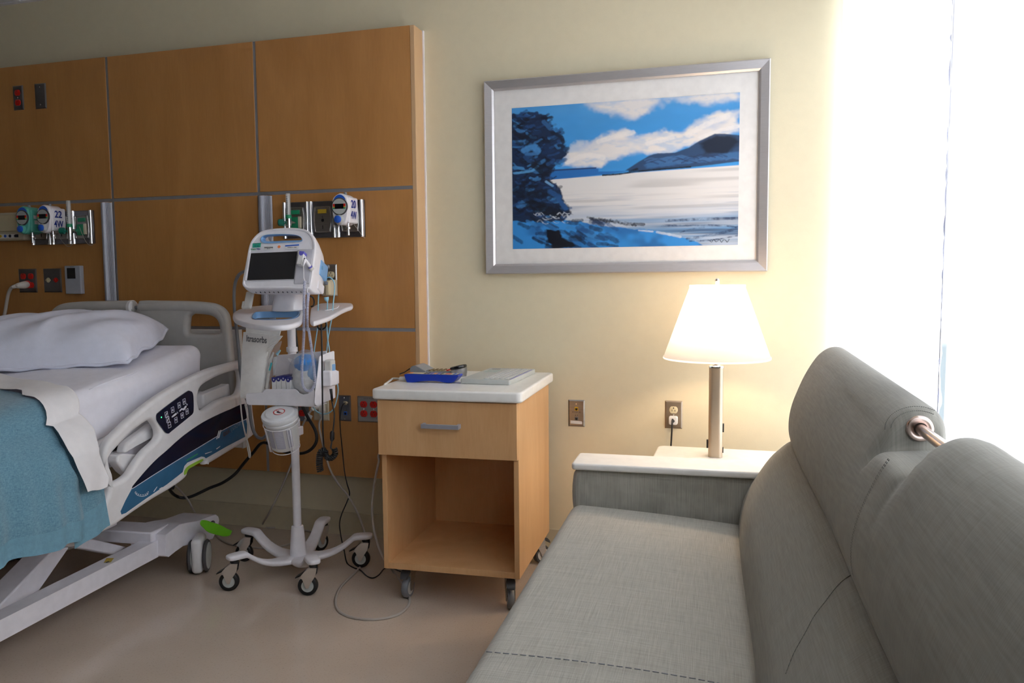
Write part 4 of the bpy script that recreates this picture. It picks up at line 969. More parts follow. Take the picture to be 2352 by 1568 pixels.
# ================= VITAL SIGNS CART
def z4(p): return (520+p[0]/5.6,500+p[1]/5.6)
def z5(p): return (520+p[0]/4.357,740+p[1]/4.357)
def Z4(l): return [z4(p) for p in l]
def Z5(l): return [z5(p) for p in l]
CX,CY=-1.73,2.80
cart=thing('rolling_stand','white five-wheeled rolling stand carrying the vital signs monitor','medical cart',(CX,CY,0))
MB().lathe([(.0345,0),(.0335,.02),(.026,.12),(.0235,.135),(.019,.137)],28,o=(CX,CY,.055)).obj('base_hub','white',cart,sharp=45)
MB().lathe([(.0165,.18),(.0165,1.0)],24,o=(CX,CY,0)).obj('pole','white',cart)
MB().lathe([(.0175,0),(.022,.002),(.022,.02),(.0175,.022)],24,o=(CX,CY,.900)).obj('pole_collar','white',cart)
MB().lathe([(.0175,0),(.023,.002),(.023,.03),(.0175,.032)],24,o=(CX,CY,.60)).obj('pole_collar','white',cart)
angs=[-119,-47,25,97,169]
prof=[(0.0,.062,.10,.024),(.05,.060,.085,.024),(.10,.062,.062,.024),(.15,.076,.052,.024),(.19,.100,.048,.024),(.222,.127,.048,.024),(.226,.1315,.049,.024),(.27,.132,.054,.024),(.290,.132,.050,.022),(.302,.132,.034,.016)]
for a in angs:
    ca,sa=math.cos(math.radians(a)),math.sin(math.radians(a)); rings=[]
    for r,z,w_,t in prof:
        ring=[]
        for (l,h) in ((-1,-.5),(-.85,-1),(.85,-1),(1,-.5),(1,.5),(.85,1),(-.85,1),(-1,.5)):
            ring.append((CX+ca*r-sa*l*w_/2,CY+sa*r+ca*l*w_/2,z+h*t/2))
        rings.append(ring)
    MB().loft(rings).obj('base_arm','white',cart,sharp=60,sub=1)
def swivel_caster(px,py,ztop_,rot,R,W,parent,style):
    T=Matrix.Translation((px,py,0))@Matrix.Rotation(rot,4,'Z'); off=-.022
    Tw=T@Matrix.Translation((off,0,R))@Matrix.Rotation(math.pi/2,4,'X')
    if style=='chrome':
        b=MB(T); b.lathe([(.016,ztop_-.012),(.0165,ztop_-.008),(.0165,ztop_-.003),(.014,ztop_)],20); st=b.obj('caster','black',parent)
        for s_ in (-1,1):
            F=T@frame((0,s_*(W/2+.004),0),(1,0,0),(0,0,1)); MB(F).prism([(off-.005,R-.007),(off+.005,R-.007),(off+.012,R+.010),(.010,ztop_-.044),(.015,ztop_-.014),(-.014,ztop_-.014),(-.030,ztop_-.026),(-.044,ztop_-.042),(-.049,ztop_-.052),(off-.018,ztop_-.056)],-.001,.001).obj('caster_fork','chrome',st,smooth=False)
        MB(T).loft([[(x,-W/2-.005,z),(x,W/2+.005,z),(x-.002,W/2+.005,z-.003),(x-.002,-W/2-.005,z-.003)] for x,z in ((.016,ztop_-.013),(-.010,ztop_-.013),(-.027,ztop_-.024),(-.040,ztop_-.040))]).obj('caster_fork','chrome',st,sharp=50)
        MB(T).loft([[(x,-w_,z),(x,w_,z),(x,w_,z-t),(x,-w_,z-t)] for x,z,w_,t in ((-.030,ztop_-.026,.010,.004),(-.045,ztop_-.038,.013,.007),(-.060,ztop_-.046,.013,.005),(-.068,ztop_-.052,.009,.003))]).obj('brake_lever','black',st,sharp=50)
        MB(Tw).lathe([(R*.62,-W/2),(R-.004,-W/2),(R,-W/2+.004),(R,W/2-.004),(R-.004,W/2),(R*.62,W/2)],32,cap=False).obj('tyre','black',st,sharp=50)
        MB(Tw).lathe([(.0001,-W/2-.002),(.006,-W/2-.002),(.007,-W/2),(R*.4,-W/2+.003),(R*.64,-W/2),(R*.64,W/2),(R*.4,W/2-.003),(.007,W/2),(.006,W/2+.002),(.0001,W/2+.002)],32).obj('wheel_hub','lgrey',st,sharp=40)
    else:
        b=MB(T); b.box(-.028,.028,-.026,.026,ztop_-.004,ztop_); st=b.obj('caster','steel',parent,bevel=.001)
        for s_ in (-1,1):
            F=T@frame((0,s_*(W/2+.004),0),(1,0,0),(0,0,1)); MB(F).prism([(-.008+off,R-.010),(.008+off,R-.010),(.012+off,R+.004),(.026,ztop_-.014),(.026,ztop_-.004),(-.024,ztop_-.004),(-.028,ztop_-.018),(-.012+off,R+.004)],-.0012,.0012).obj('caster_fork','steel',st,smooth=False)
        MB(T).box(-.024,.024,-W/2-.004,W/2+.004,ztop_-.014,ztop_-.004).obj('caster_fork','steel',st,bevel=.002)
        MB(Tw).lathe([(R*.68,-W/2),(R-.004,-W/2),(R,-W/2+.005),(R,W/2-.005),(R-.004,W/2),(R*.68,W/2)],32,cap=False).obj('tyre','mgrey' if style=='grey' else 'dgrey',st,sharp=50)
        MB(Tw).lathe([(.0001,-W/2-.005),(.004,-W/2-.005),(.005,-W/2),(R*.70,-W/2+.001),(R*.70,W/2-.001),(.005,W/2),(.004,W/2+.005),(.0001,W/2+.005)],32).obj('wheel_hub','offw',st,sharp=40)
        MB(T).loft([[(x,-w_,z),(x,w_,z),(x,w_,z-t),(x,-w_,z-t)] for x,z,w_,t in ((-.020,ztop_-.012,.013,.01),(-.042,ztop_-.016,.017,.012),(-.056,ztop_-.030,.015,.010),(-.060,ztop_-.036,.012,.006))]).obj('brake_lever','dgrey',st,bevel=.001)
    return st
for a in angs:
    ca,sa=math.cos(math.radians(a)),math.sin(math.radians(a))
    rot={-119:.35,-47:.30,25:.2,97:1.2,169:.15}[a]
    swivel_caster(CX+ca*.272,CY+sa*.272,.122,rot,.0375,.022,cart,'chrome')
# work surface
TS=.08
FT=frame((CX,2.45,1.035),(1,0,0),(0,1,TS))
tray=Z4([(80,1240),(96,1208),(180,1168),(330,1138),(560,1120),(800,1112),(985,1140),(990,1165),(978,1230),(975,1295),(940,1335),(800,1375),(550,1388),(300,1362),(130,1312),(85,1272)])
hole=Z4([(330,1270),(350,1232),(400,1212),(600,1206),(900,1206),(940,1218),(930,1250),(880,1285),(780,1305),(560,1310),(400,1306),(345,1296)])
TM=FT@Matrix.Translation((0,0,-.010))
surf=MB().shape(spx(FT,tray,4),[spx(FT,hole,4)],.020,.008,TM,res=3).obj('work_surface','white',cart,sharp=50)
hl=spx(FT,hole,4); hcx=sum(p[0] for p in hl)/len(hl); hcy=sum(p[1] for p in hl)/len(hl)
hr=lambda k,z: [FT@Vector((hcx+(x-hcx)*k,hcy+(y-hcy)*k,z)) for x,y in hl]
MB().loft([hr(1.0,.0008),hr(.975,.0012),hr(.965,-.002),hr(.965,-.024)],cap=False).obj('grip_lining','lblue',surf,sharp=40)
wing=Z4([(1072,1290),(1078,1318),(1105,1332),(1165,1322),(1340,1262),(1480,1185),(1560,1150),(1618,1128),(1624,1100),(1580,1090),(1400,1090),(1200,1098),(1100,1145),(1085,1165),(1078,1220)])
MB().shape(spx(FT,wing,4),[],.018,.007,TM).obj('side_shelf','white',cart,sharp=50)
MB().shape(spx(FT,Z4([(1205,1165),(1230,1140),(1300,1118),(1420,1112),(1450,1125),(1420,1160),(1330,1182),(1250,1188)]),4),[],.003,.001,FT).obj('shelf_recess','white',cart)
MB(FT).lathe([(.011,0),(.011,.0025),(.009,.003)],24,T=Matrix.Translation((*infr(FT,*z4((700,1182))),0))@Matrix.Diagonal((1.4,1,1,1))).obj('badge','lblue',cart)
MB(FT).box(*(lambda a: (a[0]-.03,a[0]+.03,a[1]-.09,a[1]+.02))(infr(FT,*z4((620,1160)))),-.035,-.018).obj('mounting_bracket','mgrey',cart)
# neck
n0=[at(*z4(p),y=2.80) for p in ((590,1170),(985,1165))]; 
zb_=1.045
ring=lambda cx_,cy_,w_,d_,z,dz=0: [Vector((cx_+w_*a,cy_+d_*b_,z+dz*b_)) for a,b_ in ((-1,-.6),(-.8,-1),(.8,-1),(1,-.6),(1,.6),(.8,1),(-.8,1),(-1,.6))]
nx=(n0[0].x+n0[1].x)/2
MB().loft([ring(nx,2.81,.063,.055,1.064,.004),ring(nx,2.81,.060,.052,1.072,.004),ring(nx,2.81,.058,.05,1.10),ring(nx,2.82,.054,.044,1.125),ring(nx,2.82,.053,.044,1.18)]).obj('monitor_neck','white',cart,sub=2,sharp=60)
# basket
bk=MB(); Ff=frame((0,2.635,0),(1,0,0),(0,0,1))
lip=Z5([(196,735),(205,712),(300,705),(365,700),(385,678),(400,667),(560,667),(690,668),(712,682),(730,708),(770,722),(820,712),(850,690),(875,668),(885,700),(884,835),(560,832),(225,826),(200,800)])
bas=MB().shape([infr(Ff,*p) for p in lip],[],.004,.0015,Ff).obj('basket','white',cart,sharp=40)
xl,xr=at(*z5((200,800)),y=2.635).x,-1.531; zb=at(*z5((500,832)),y=2.635).z
MB().box(xl,xr-.004,2.637,2.72,zb,zb+.004).obj('basket_floor','white',bas,bevel=.001)
Fb=frame((0,2.785,0),(1,0,0),(0,0,1))
MB().shape(spx(Fb,Z5([(495,345),(515,325),(640,318),(930,292),(1000,285),(1040,620),(900,840),(500,840),(488,600)]),3,smooth=False),[],.004,.0015,Fb).obj('basket_back','white',bas)
Fs=frame((xr,0,0),(0,1,0),(0,0,1))
MB().shape(spx(Fs,Z5([(930,345),(940,335),(1000,310),(1068,286),(1078,292),(1088,750),(1080,758),(960,812),(905,838),(888,826),(880,800),(888,700)]),3,smooth=False),[],.004,.0018,Fs).obj('basket_side','white',bas)
Fl=frame((xl+.003,0,0),(0,1,0),(0,0,1))
MB(Fl).prism([(2.637,zb),(2.785,zb),(2.785,zb+.07),(2.70,zb+.075),(2.66,zb+.04),(2.637,zb+.035)],-.002,.002).obj('basket_side','white',bas)
# scanner holster on the basket side
o_=at(*z5((1030,560)),x=xr+.02); 
hs=MB().rbox(xr+.003,xr+.045,o_.y-.032,o_.y+.022,.785,.845,.008,seg=2).obj('scanner_holster','white',cart)
MB().rbox(xr+.008,xr+.040,o_.y-.018,o_.y+.018,.835,.885,.008,seg=2).obj('holster_insert','offw',hs); MB().box(xr+.0385,xr+.0415,o_.y-.012,o_.y+.012,.842,.868).obj('holster_badge','lblue',hs,bevel=.001)
MB().rbox(xr+.030,xr+.046,o_.y+.012,o_.y+.030,.79,.84,.004,seg=1).obj('holster_clip','white',hs)
# ================= MONITOR
ya=math.radians(9); pb=math.radians(21)
FMo=frame((-1.738,2.695,1.242),(math.cos(ya),math.sin(ya),0),(-math.sin(ya)*math.sin(pb),math.cos(ya)*math.sin(pb),math.cos(pb)))
mon=thing('vital_signs_monitor','white vital signs monitor with dark screen and blue handle on the rolling stand','monitor',(-1.73,2.75,1.15))
fo=spx(FMo,Z4([(200,860),(205,790),(225,680),(250,540),(272,420),(300,320),(345,250),(400,195),(480,155),(600,133),(720,124),(850,122),(950,130),(1040,155),(1095,200),(1130,260),(1148,340),(1142,450),(1128,560),(1112,700),(1095,820),(1080,885),(1060,912),(1000,918),(800,915),(500,912),(300,912),(235,900)]),3)
ox=sum(p[0] for p in fo)/len(fo); oy=sum(p[1] for p in fo)/len(fo)
yb_=min(p[1] for p in fo); yt_=max(p[1] for p in fo); xr_=max(p[0] for p in fo); xl_=min(p[0] for p in fo)
def mring(h,inset=0,low=0,sq=1.0,xin=0):
    r=[]
    for x,y in fo:
        dx,dy=x-ox,y-oy; L=math.hypot(dx,dy); k=(L-inset)/L; X=ox+dx*k; Y=oy+dy*k
        Y=(yb_)+(Y-yb_)*sq; t=max(0,1-(Y-yb_)/.07); Y-=low*t
        X=ox+(X-ox)*(1-xin)
        r.append((X,Y,h))
    return r
body=MB(FMo).loft([mring(-.004,.012),mring(0,.009),mring(0,.004),mring(-.004,.0008),mring(-.012,0),mring(-.03,0,.002),mring(-.06,0,-.002,.97),mring(-.10,0,-.014,.90,.01),mring(-.135,.004,-.026,.82,.03),mring(-.150,.012,-.032,.79,.05),mring(-.155,.03,-.036,.76,.08)]).obj('case','white',mon,sharp=0,recalc=True)
hh=spx(FMo,Z4([(445,275),(458,245),(500,225),(560,216),(700,211),(860,218),(930,235),(965,262),(972,290),(950,306),(860,312),(700,318),(520,327),(470,318),(448,298)]),3)
dirh=FMo.inverted().to_3x3()@Vector((math.sin(ya),-math.cos(ya),-.03))
def hring(t,k=1.0):
    c_x=sum(p[0] for p in hh)/len(hh); c_y=sum(p[1] for p in hh)/len(hh)
    return [(c_x+(x-c_x)*k+dirh.x*t,c_y+(y-c_y)*k+dirh.y*t,dirh.z*t) for x,y in hh]
cut=MB(FMo).loft([hring(-.25),hring(.05)]).obj('cut','white',None,smooth=False,recalc=True)
bm=body.modifiers.new('hole','BOOLEAN'); bm.object=cut; bm.operation='DIFFERENCE'; bm.solver='EXACT'
bpy.context.view_layer.update(); dg=bpy.context.evaluated_depsgraph_get(); nm=bpy.data.meshes.new_from_object(body.evaluated_get(dg)); body.modifiers.clear(); body.data=nm
nm.polygons.foreach_set('use_smooth',[True]*len(nm.polygons)); nm.set_sharp_from_angle(angle=math.radians(35))
bpy.data.objects.remove(cut)
hcy_=sum(p[1] for p in hh)/len(hh); hcx_=sum(p[0] for p in hh)/len(hh)
def hlip(kx,ky,dy,h): return [(hcx_+(x-hcx_)*kx,hcy_+(y-hcy_)*ky+dy,h) for x,y in hh]
MB(FMo).loft([hlip(1.02,1.05,0,.0004),hlip(1.0,1.0,0,.0012),hlip(.97,.82,.0026,-.002),hlip(.955,.68,.0058,-.008),hlip(.955,.62,.0125,-.030)],cap=False).obj('handle_lining','lblue',mon,sharp=0)
sp_=[infr(FMo,*z4(p)) for p in ((266,803),(868,786),(912,433),(318,458))]
MB(FMo).prism(sp_,.0,.0015).obj('screen','screen',mon,smooth=False)
e=.006
MB(FMo).prism([infr(FMo,*z4(p)) for p in ((236,812),(266,806),(318,455),(290,450))],.0,.003).obj('screen_bezel','white',mon,bevel=.001)
MB(FMo).prism([infr(FMo,*z4(p)) for p in ((338,330),(445,323),(440,378),(336,384))],.0,.0009).obj('inspection_sticker','tealst',mon,smooth=False)
x,y=infr(FMo,*z4((390,362))); b=MB(FMo).text('APR 2026',.0052,Matrix.Translation((x,y-.001,.0011)),bold=.0001); x,y=infr(FMo,*z4((390,338))); b.text('INSPECTED',.0040,Matrix.Translation((x,y,.0011))); b.obj('lettering','ink',mon)
x,y=infr(FMo,*z4((345,406))); MB(FMo).text('Welch',.0078,Matrix.Translation((x,y,.0005)),bold=.0002).obj('brand_lettering','green',mon)
x,y=infr(FMo,*z4((412,402))); MB(FMo).text('Allyn',.0078,Matrix.Translation((x,y,.0005)),bold=.0002).obj('brand_lettering','bink',mon)
MB(FMo).prism([infr(FMo,*z4(p)) for p in ((482,366),(606,362),(604,408),(482,412))],.0,.0006).obj('barcode_label','paper',mon,smooth=False)
b=MB(FMo); x0_,y0_=infr(FMo,*z4((488,392))); x1_,y1_=infr(FMo,*z4((602,374)))
k=x0_
while k<x1_: w_=random.choice([.0004,.0007,.001]); b.box(k,k+w_,y0_,y1_,.0006,.0009); k+=w_+.0005
b.text('6867127',.0038,Matrix.Translation(((x0_+x1_)/2,y0_-.0025,.0009))); b.obj('lettering','ink',mon,smooth=False)
x,y=infr(FMo,*z4((678,373))); MB(FMo).lathe([(.0058,0),(.0058,.0008),(.0001,.0009)],24,T=Matrix.Translation((x,y,0))).obj('round_sticker','orange',mon)
MB(FMo).prism([infr(FMo,*z4(p)) for p in ((757,355),(935,342),(935,356),(757,370))],.0,.0012).obj('blue_strip','blue',mon,smooth=False)
MB(FMo).prism([infr(FMo,*z4(p)) for p in ((760,372),(932,358),(926,398),(758,404))],.0,.0006).obj('asset_label','paper',mon,smooth=False)
x,y=infr(FMo,*z4((845,381))); MB(FMo).text('BIOMEDICAL 40286',.0042,Matrix.Translation((x,y,.0009)),bold=.0001).obj('lettering','gink',mon)
x,y=infr(FMo,*z4((845,358))); 
# flush plate, recess shade put into its darker colour; thermometer probe
rx=infr(FMo,*z4((1018,660)))
xw0,xw1=infr(FMo,*z4((925,600)))[0],infr(FMo,*z4((1085,600)))[0]
MB(FMo).rbox(infr(FMo,*z4((915,400)))[0],infr(FMo,*z4((1125,400)))[0],infr(FMo,*z4((1000,850)))[1],infr(FMo,*z4((1000,400)))[1],-.01,.0009,.0052,seg=2).obj('thermometer_bay',mat('shaded_bay_plastic',(.60,.59,.64),.4),mon)
pA=Vector((*infr(FMo,*z4((1068,622)),.018),.012)); pB=Vector((*infr(FMo,*z4((1018,545)),.034),.036)); 
pr=MB(FMo).tube([pA,pA+(pB-pA)*.2,pA+(pB-pA)*.75,pB],[.0058,.0065,.0062,.0050],18).obj('thermometer_probe','white',mon)
MB(FMo).tube([pA+(pA-pB)*.12,pA+(pB-pA)*.05],[.0078,.0080],20).obj('probe_ring','violet',mon)
MB(FMo).tube([pA+(pA-pB)*.45,pA+(pA-pB)*.12],[.010,.0095],20).obj('probe_socket','offw',mon)
hp_=Vector((*infr(FMo,*z4((1012,532)),.036),.036)); MB(FMo).tube([hp_,hp_+Vector((-.001,-.018,.004)),hp_+Vector((-.002,-.030,.004))],[.0055,.0045,.0020],14).obj('probe_head','white',mon)
MB(FMo).lathe([(.0026,.0),(.0026,.001),(.0001,.0012)],14,T=Matrix.Translation(hp_+Vector((0,0,.0052)))).obj('probe_button','black',mon)
# flank details
xs_=xr_
MB(FMo).rbox(xs_-.012,xs_+.0028,-.012,.052,-.145,-.062,.006,seg=2).obj('side_latch','lblue',mon)
MB(FMo).lathe([(.008,0),(.008,.0012),(.0001,.0015)],20,T=Matrix.Translation((xs_+.0028,.022,-.080))@Matrix.Rotation(math.pi/2,4,'Y')).obj('latch_badge',mat('mid_blue',(.15,.35,.55),.4),mon)
MB(FMo).rbox(xs_-.014,xs_+.0012,-.072,-.034,-.13,-.06,.008,seg=2).obj('battery_door','white',mon)
b=MB(FMo)
for k in range(11): b.box(xl_+.05+k*.018,xl_+.052+k*.018,yb_-.0045,yb_-.0015,-.028,-.020)
b.obj('vent_slot','ink',mon,smooth=False)
MB(FMo).box(xr_-.012,xr_+.002,-.020,-.008,-.16,-.148).box(xr_-.012,xr_+.002,.05,.062,-.16,-.148).obj('rear_latch','mgrey',mon,bevel=.002)
# probe cover box clipped to the face
pcb=thing('probe_cover_box','small white and violet thermometer probe cover box beside the dark screen','box',tuple(FMo@Vector((*infr(FMo,*z4((985,600))),.01))))
bx0,by0=infr(FMo,*z4((935,640)),.004); bx1,by1=infr(FMo,*z4((1000,420)),.03)
TB=FMo@Matrix.Translation((infr(FMo,*z4((975,500)),.016)[0],infr(FMo,*z4((975,520)),.016)[1],.018))@Matrix.Rotation(-.12,4,'Z')
MB(TB).box(-.009,.0095,-.030,.022,-.014,.014).obj('carton','paper',pcb,bevel=.0008)
MB(TB).box(-.0094,.0099,.0125,.0225,-.0144,.0144).obj('carton_band','violet',pcb,bevel=.0005)
MB(TB).prism([(.0078*math.cos(a),.0125+.008*math.sin(a)) for a in np.linspace(math.pi,2*math.pi,12)],.0140,.0146).obj('carton_emblem','violet',pcb)
MB(TB@Matrix.Translation((.0097,.004,.0))@Matrix.Rotation(math.pi/2,4,'Y')@Matrix.Rotation(math.pi/2,4,'Z')@Matrix.Rotation(math.pi/2,4,'Z')@Matrix.Rotation(-math.pi/2,4,'Z')).text('SureTemp',.0058,Matrix.Identity(4)).obj('lettering','violet',pcb)
# grey pulse sensor leaning under the monitor
psn=thing('cable_clip','grey-white rectangular clip standing under the monitor\'s left corner','clip',tuple(at(571,700,y=2.78)))
a_=at(*z4((275,1120)),y=2.74); b_=at(*z4((305,1000)),y=2.76); 
MB(frame((a_+b_)/2,Vector((1,.2,0)),b_-a_)).rbox(-.016,.016,-.037,.037,-.008,.008,.006,seg=2).obj('clip_body','offw',psn)
MB(frame(a_,Vector((1,.2,0)),b_-a_)).rbox(-.024,-.006,-.015,.015,-.012,.006,.004,seg=1).obj('clip_jaw','offw',psn)
# ================= THINGS IN THE BASKET
# underpad packs
def pack(pts,y,th,m,o,name,curve=.0):
    F=frame((0,y,0),(1,0,0),(0,0,1)); P=spx(F,Z5(pts),3); return MB(F).prism(P,-th/2,th/2).obj(name,m,o,bevel=.004,sharp=50)
up=thing('underpad_package','white absorbent underpad package standing in the basket\'s left end','package',tuple(at(*z5((230,740)),y=2.66)))
M['packfilm']=mat('soft_film',(.90,.88,.85),.38,bump=.4,bscale=60)
F=frame((0,2.63,0),(1,0,0),(0,0,1))
def wall_pack(L,R,y,bul,o,name,m='packfilm',ny=26,nx=12,th=.022):
    # L,R: left and right edge polylines in px from top to bottom
    def resamp(poly,n):
        P=[Vector((*p,0)) for p in Z5(poly)]; d=[0]; 
        for a,b in zip(P[:-1],P[1:]): d.append(d[-1]+(b-a).length)
        return [( float(np.interp(t,d,[p.x for p in P])), float(np.interp(t,d,[p.y for p in P]))) for t in np.linspace(0,d[-1],n)]
    A=resamp(L,ny); B=resamp(R,ny); rows=[]; back=[]
    for j,(a,b_) in enumerate(zip(A,B)):
        row=[]; rb=[]
        for i in range(nx+1):
            t=i/nx; u=a[0]+(b_[0]-a[0])*t; v=a[1]+(b_[1]-a[1])*t
            bu=bul*math.sin(math.pi*t)*math.sin(math.pi*min(1,max(0,j/(ny-1)))*.9+.25)+.0015*math.sin(j*1.3+i)
            p_=at(u,v,y=y-bu); row.append(p_); rb.append(at(u,v,y=y)+Vector((0,th,0)))
        rows.append(row); back.append(rb)
    b=MB(); n=len(rows[0])
    loop=[]
    for r,k in zip(rows,back): loop.append(r+k[::-1])
    return b.loft(loop).obj(name,m,o,sharp=55)
wall_pack([(195,52),(196,120),(190,300),(185,500)],[(538,88),(530,122),(440,300),(380,500)],2.665,.004,up,'rear_pack',th=.006)
wall_pack([(170,98),(162,200),(150,400),(142,600),(140,762)],[(430,122),(432,180),(405,300),(378,500),(345,760)],2.655,.012,up,'front_pack')
wall_pack([(432,122),(432,180),(400,300)],[(562,136),(520,190),(425,290)],2.645,.001,up,'pack_flap',th=.003)
q0=at(*z5((172,160)),y=2.636); q1=at(*z5((425,185)),y=2.636); dv=(q1-q0)
MB(frame((q0+q1)/2+Vector((0,.002,0)),dv,(0,0,1))).text('ltrasorbs',.034,Matrix.Identity(4),bold=.0007,sx=.74).obj('lettering','gink',up)
sy=thing('syringe_package','crinkled clear package with aqua-tipped syringe, behind the white carton tops','package',tuple(at(*z5((410,660)),y=2.68)))
wall_pack([(420,240),(385,330),(372,480),(370,600),(380,665)],[(540,190),(500,330),(480,450),(450,560),(420,665)],2.668,.010,sy,'plastic_wrap','bag',th=.012)
MB().tube([at(*z5(p),y=2.664) for p in ((405,660),(425,500),(440,380),(470,300))],[.006,.006,.006,.004],12).obj('syringe','offw',sy)
MB().tube([at(*z5(p),y=2.655) for p in ((432,480),(452,405))],[.0035,.0035],10).obj('syringe_tip',mat('aqua_tip',(.05,.40,.45),.4),sy)
MB().tube([at(*z5(p),y=2.66) for p in ((505,320),(540,280))],[.006,.003],10).obj('syringe_tip','aqua_tip' if 'aqua_tip' in M else M['cable_b'],sy)
wall_pack([(470,350),(465,420),(470,540)],[(492,345),(490,420),(485,530)],2.70,.002,sy,'swab_sleeve','paper',th=.004)
# four probe cover cartons
def carton(k):
    u0=455+k*48; base=at(*z5((u0,664)),y=2.652); top=at(*z5((u0,(552,545,540,552)[k])),y=2.652); w_=at(*z5((u0+43,664)),y=2.652).x-base.x
    o=thing('probe_cover_carton',['leftmost navy-topped carton in the basket row','second navy-topped carton from the left in the basket','third navy-topped carton from the left in the basket','rightmost navy-topped carton in the row, beside the blue bag'][k],'box',(base.x+w_/2,2.66,zb+.004),0,'probe cover cartons in the basket')
    zt_=top.z
    MB().box(base.x,base.x+w_,2.652,2.742,zb+.005,zt_-.010).obj('carton','paper',o,bevel=.0008)
    MB().box(base.x-.0002,base.x+w_+.0002,2.6516,2.7424,zt_-.010,zt_+.0005).obj('carton_band','purple',o,bevel=.0006)
    Fc=frame((base.x+w_/2,2.652,zt_-.010),(1,0,0),(0,0,1)); r=w_*.42
    MB(Fc).prism([(r*math.cos(a),r*math.sin(a)) for a in np.linspace(math.pi,2*math.pi,12)],.0,.0006).obj('carton_emblem','purple',o)
    MB(Fc).prism([(-.003,.002),(-.0015,.002),(-.0015,-.001),(.0015,-.001),(.0015,.002),(.003,.002),(0,.006)],.0005,.0010).obj('arrow_mark','wink',o)
for k in range(4): carton(k)
bg_=thing('glove_bag','clear bag of blue and white supplies in the basket\'s right end','bag',tuple(at(*z5((800,700)),y=2.67)))
rr=random.Random(9); 
c_=at(*z5((795,520)),y=2.69)
def blob(cx_,cy_,cz_,rx_,ry_,rz_,m,name,o,se=0,amp=.12):
    r=random.Random(se); ph=[r.uniform(0,6) for _ in range(6)]
    rings=[]; n=28
    for i in range(1,18):
        th=math.pi*i/18; ring=[]
        for k in range(n):
            a=2*math.pi*k/n; w_=1+amp*(math.sin(3*a+ph[0]+2*th)+.6*math.sin(5*a+ph[1]-3*th)+.5*math.sin(9*a+ph[2]+5*th))*.5
            ring.append((cx_+rx_*w_*math.sin(th)*math.cos(a),cy_+ry_*w_*math.sin(th)*math.sin(a),cz_+rz_*math.cos(th)*(1+amp*.3*math.sin(4*a+ph[3]))))
        rings.append(ring)
    return MB().loft(rings).obj(name,m,o,sharp=0)
blob(c_.x,c_.y,c_.z-.018,.054,.040,.070,mat('white_bundle',(.78,.78,.78),.5,noise=.12,scale=60,bump=.5,bscale=90),'white_bundle',bg_,3,.08)
blob(c_.x+.004,c_.y-.004,c_.z+.040,.046,.036,.038,mat('bright_blue_film',(.04,.27,.72),.35,noise=.25,scale=40),'blue_wrap',bg_,4,.10)
blob(c_.x+.036,c_.y-.004,c_.z+.004,.022,.030,.045,'bright_blue_film' if 0 else M['lblue'],'blue_wrap',bg_,5,.10)
blob(c_.x,c_.y,c_.z,.063,.046,.095,'bag','clear_film',bg_,8,.09)
MB().tube([at(*z5(p),y=2.655) for p in ((620,365),(650,385),(690,400),(730,380))],[.003,.008,.010,.012],10).obj('bag_neck','bag',bg_)
# ================= WIPES CANISTER in its wire holder
vt=Vector((-1.645,2.62,.675)); axc=Vector((.54*.40-.15,-.84*.40,.86)).normalized()
vt=at(641,945,y=2.60); base_=vt-axc*.150
can=thing('wipes_canister','white translucent wipes bucket with red no-baby symbol on its lid','canister',tuple(base_))
FCn=frame(base_,axc.orthogonal(),axc.cross(axc.orthogonal())); 
ex_=Vector((1,.3,0)); ex_=(ex_-axc*ex_.dot(axc)).normalized(); FCn=frame(base_,ex_,axc.cross(ex_))
MB(FCn).lathe([(.0001,0),(.050,0),(.054,.004),(.060,.118),(.0605,.120)],40,cap=False).obj('bucket_body','bucket',can,sharp=40)
MB(FCn).lathe([(.0605,.112),(.0655,.113),(.066,.120),(.064,.123),(.064,.127),(.0675,.128),(.068,.139),(.066,.143),(.055,.1445),(.050,.149),(.030,.1515),(.0001,.152)],40,cap=False).obj('bucket_lid',mat('lid_plastic',(.72,.72,.73),.4),can,sharp=30)
Tl=FCn@Matrix.Translation((.002,-.006,.1515)); 
MB(Tl).lathe([(.0215,-.002),(.0215,.0008),(.0001,.001)],32).obj('warning_disc','paper',can)
b=MB(Tl); n=40; b.add([(r*math.cos(2*math.pi*k/n),r*math.sin(2*math.pi*k/n),.0016) for r in (.0185,.0220) for k in range(n)],[(k,(k+1)%n,(k+1)%n+n,k+n) for k in range(n)])
b.prism([(-.015,.0105),(-.0135,.012),(.015,-.0105),(.0135,-.012)],.0012,.0017); b.obj('warning_ring','red',can,smooth=False)
b=MB(Tl); b.lathe([(.0035,.001),(.0035,.0015),(.0001,.0015)],14,T=Matrix.Translation((-.005,.005,0))); b.prism([(-.009,.001),(-.002,.001),(.006,-.006),(.010,-.004),(.009,-.009),(.003,-.010),(-.008,-.005)],.001,.0015); b.obj('warning_pictogram','ink',can)
# wrap-around label of fine print, facing the room
def curved(a0,a1,z0,z1,r0,r1,m,name,par,n=10):
    b=MB(FCn); rows=[]
    for z in (z0,z1):
        rad=.0545+(z/.12)*.0062+.0006+r0; rows.append([(rad*math.cos(a),rad*math.sin(a),z) for a in np.linspace(a0,a1,n)])
    b.grid(rows); return b.obj(name,m,par,sharp=0)
lab=mat('lilac_label',(.46,.45,.54),.5)
for a0,a1 in ((-2.35,-1.95),(-1.85,-1.25),(-1.05,-.72)): curved(a0,a1,.018,.098,0,0,lab,'fine_print_label',can)
b=MB(FCn)
for col in ((-2.3,-2.0),(-1.8,-1.3),(-1.02,-.74)):
    for k in range(15):
        z=.024+k*.0048; rad=.0545+(z/.12)*.0062+.0010; e1=col[1]-random.uniform(0,.12)
        b.grid([[(rad*math.cos(a),rad*math.sin(a),zz) for a in np.linspace(col[0],e1,6)] for zz in (z,z+.0011)])
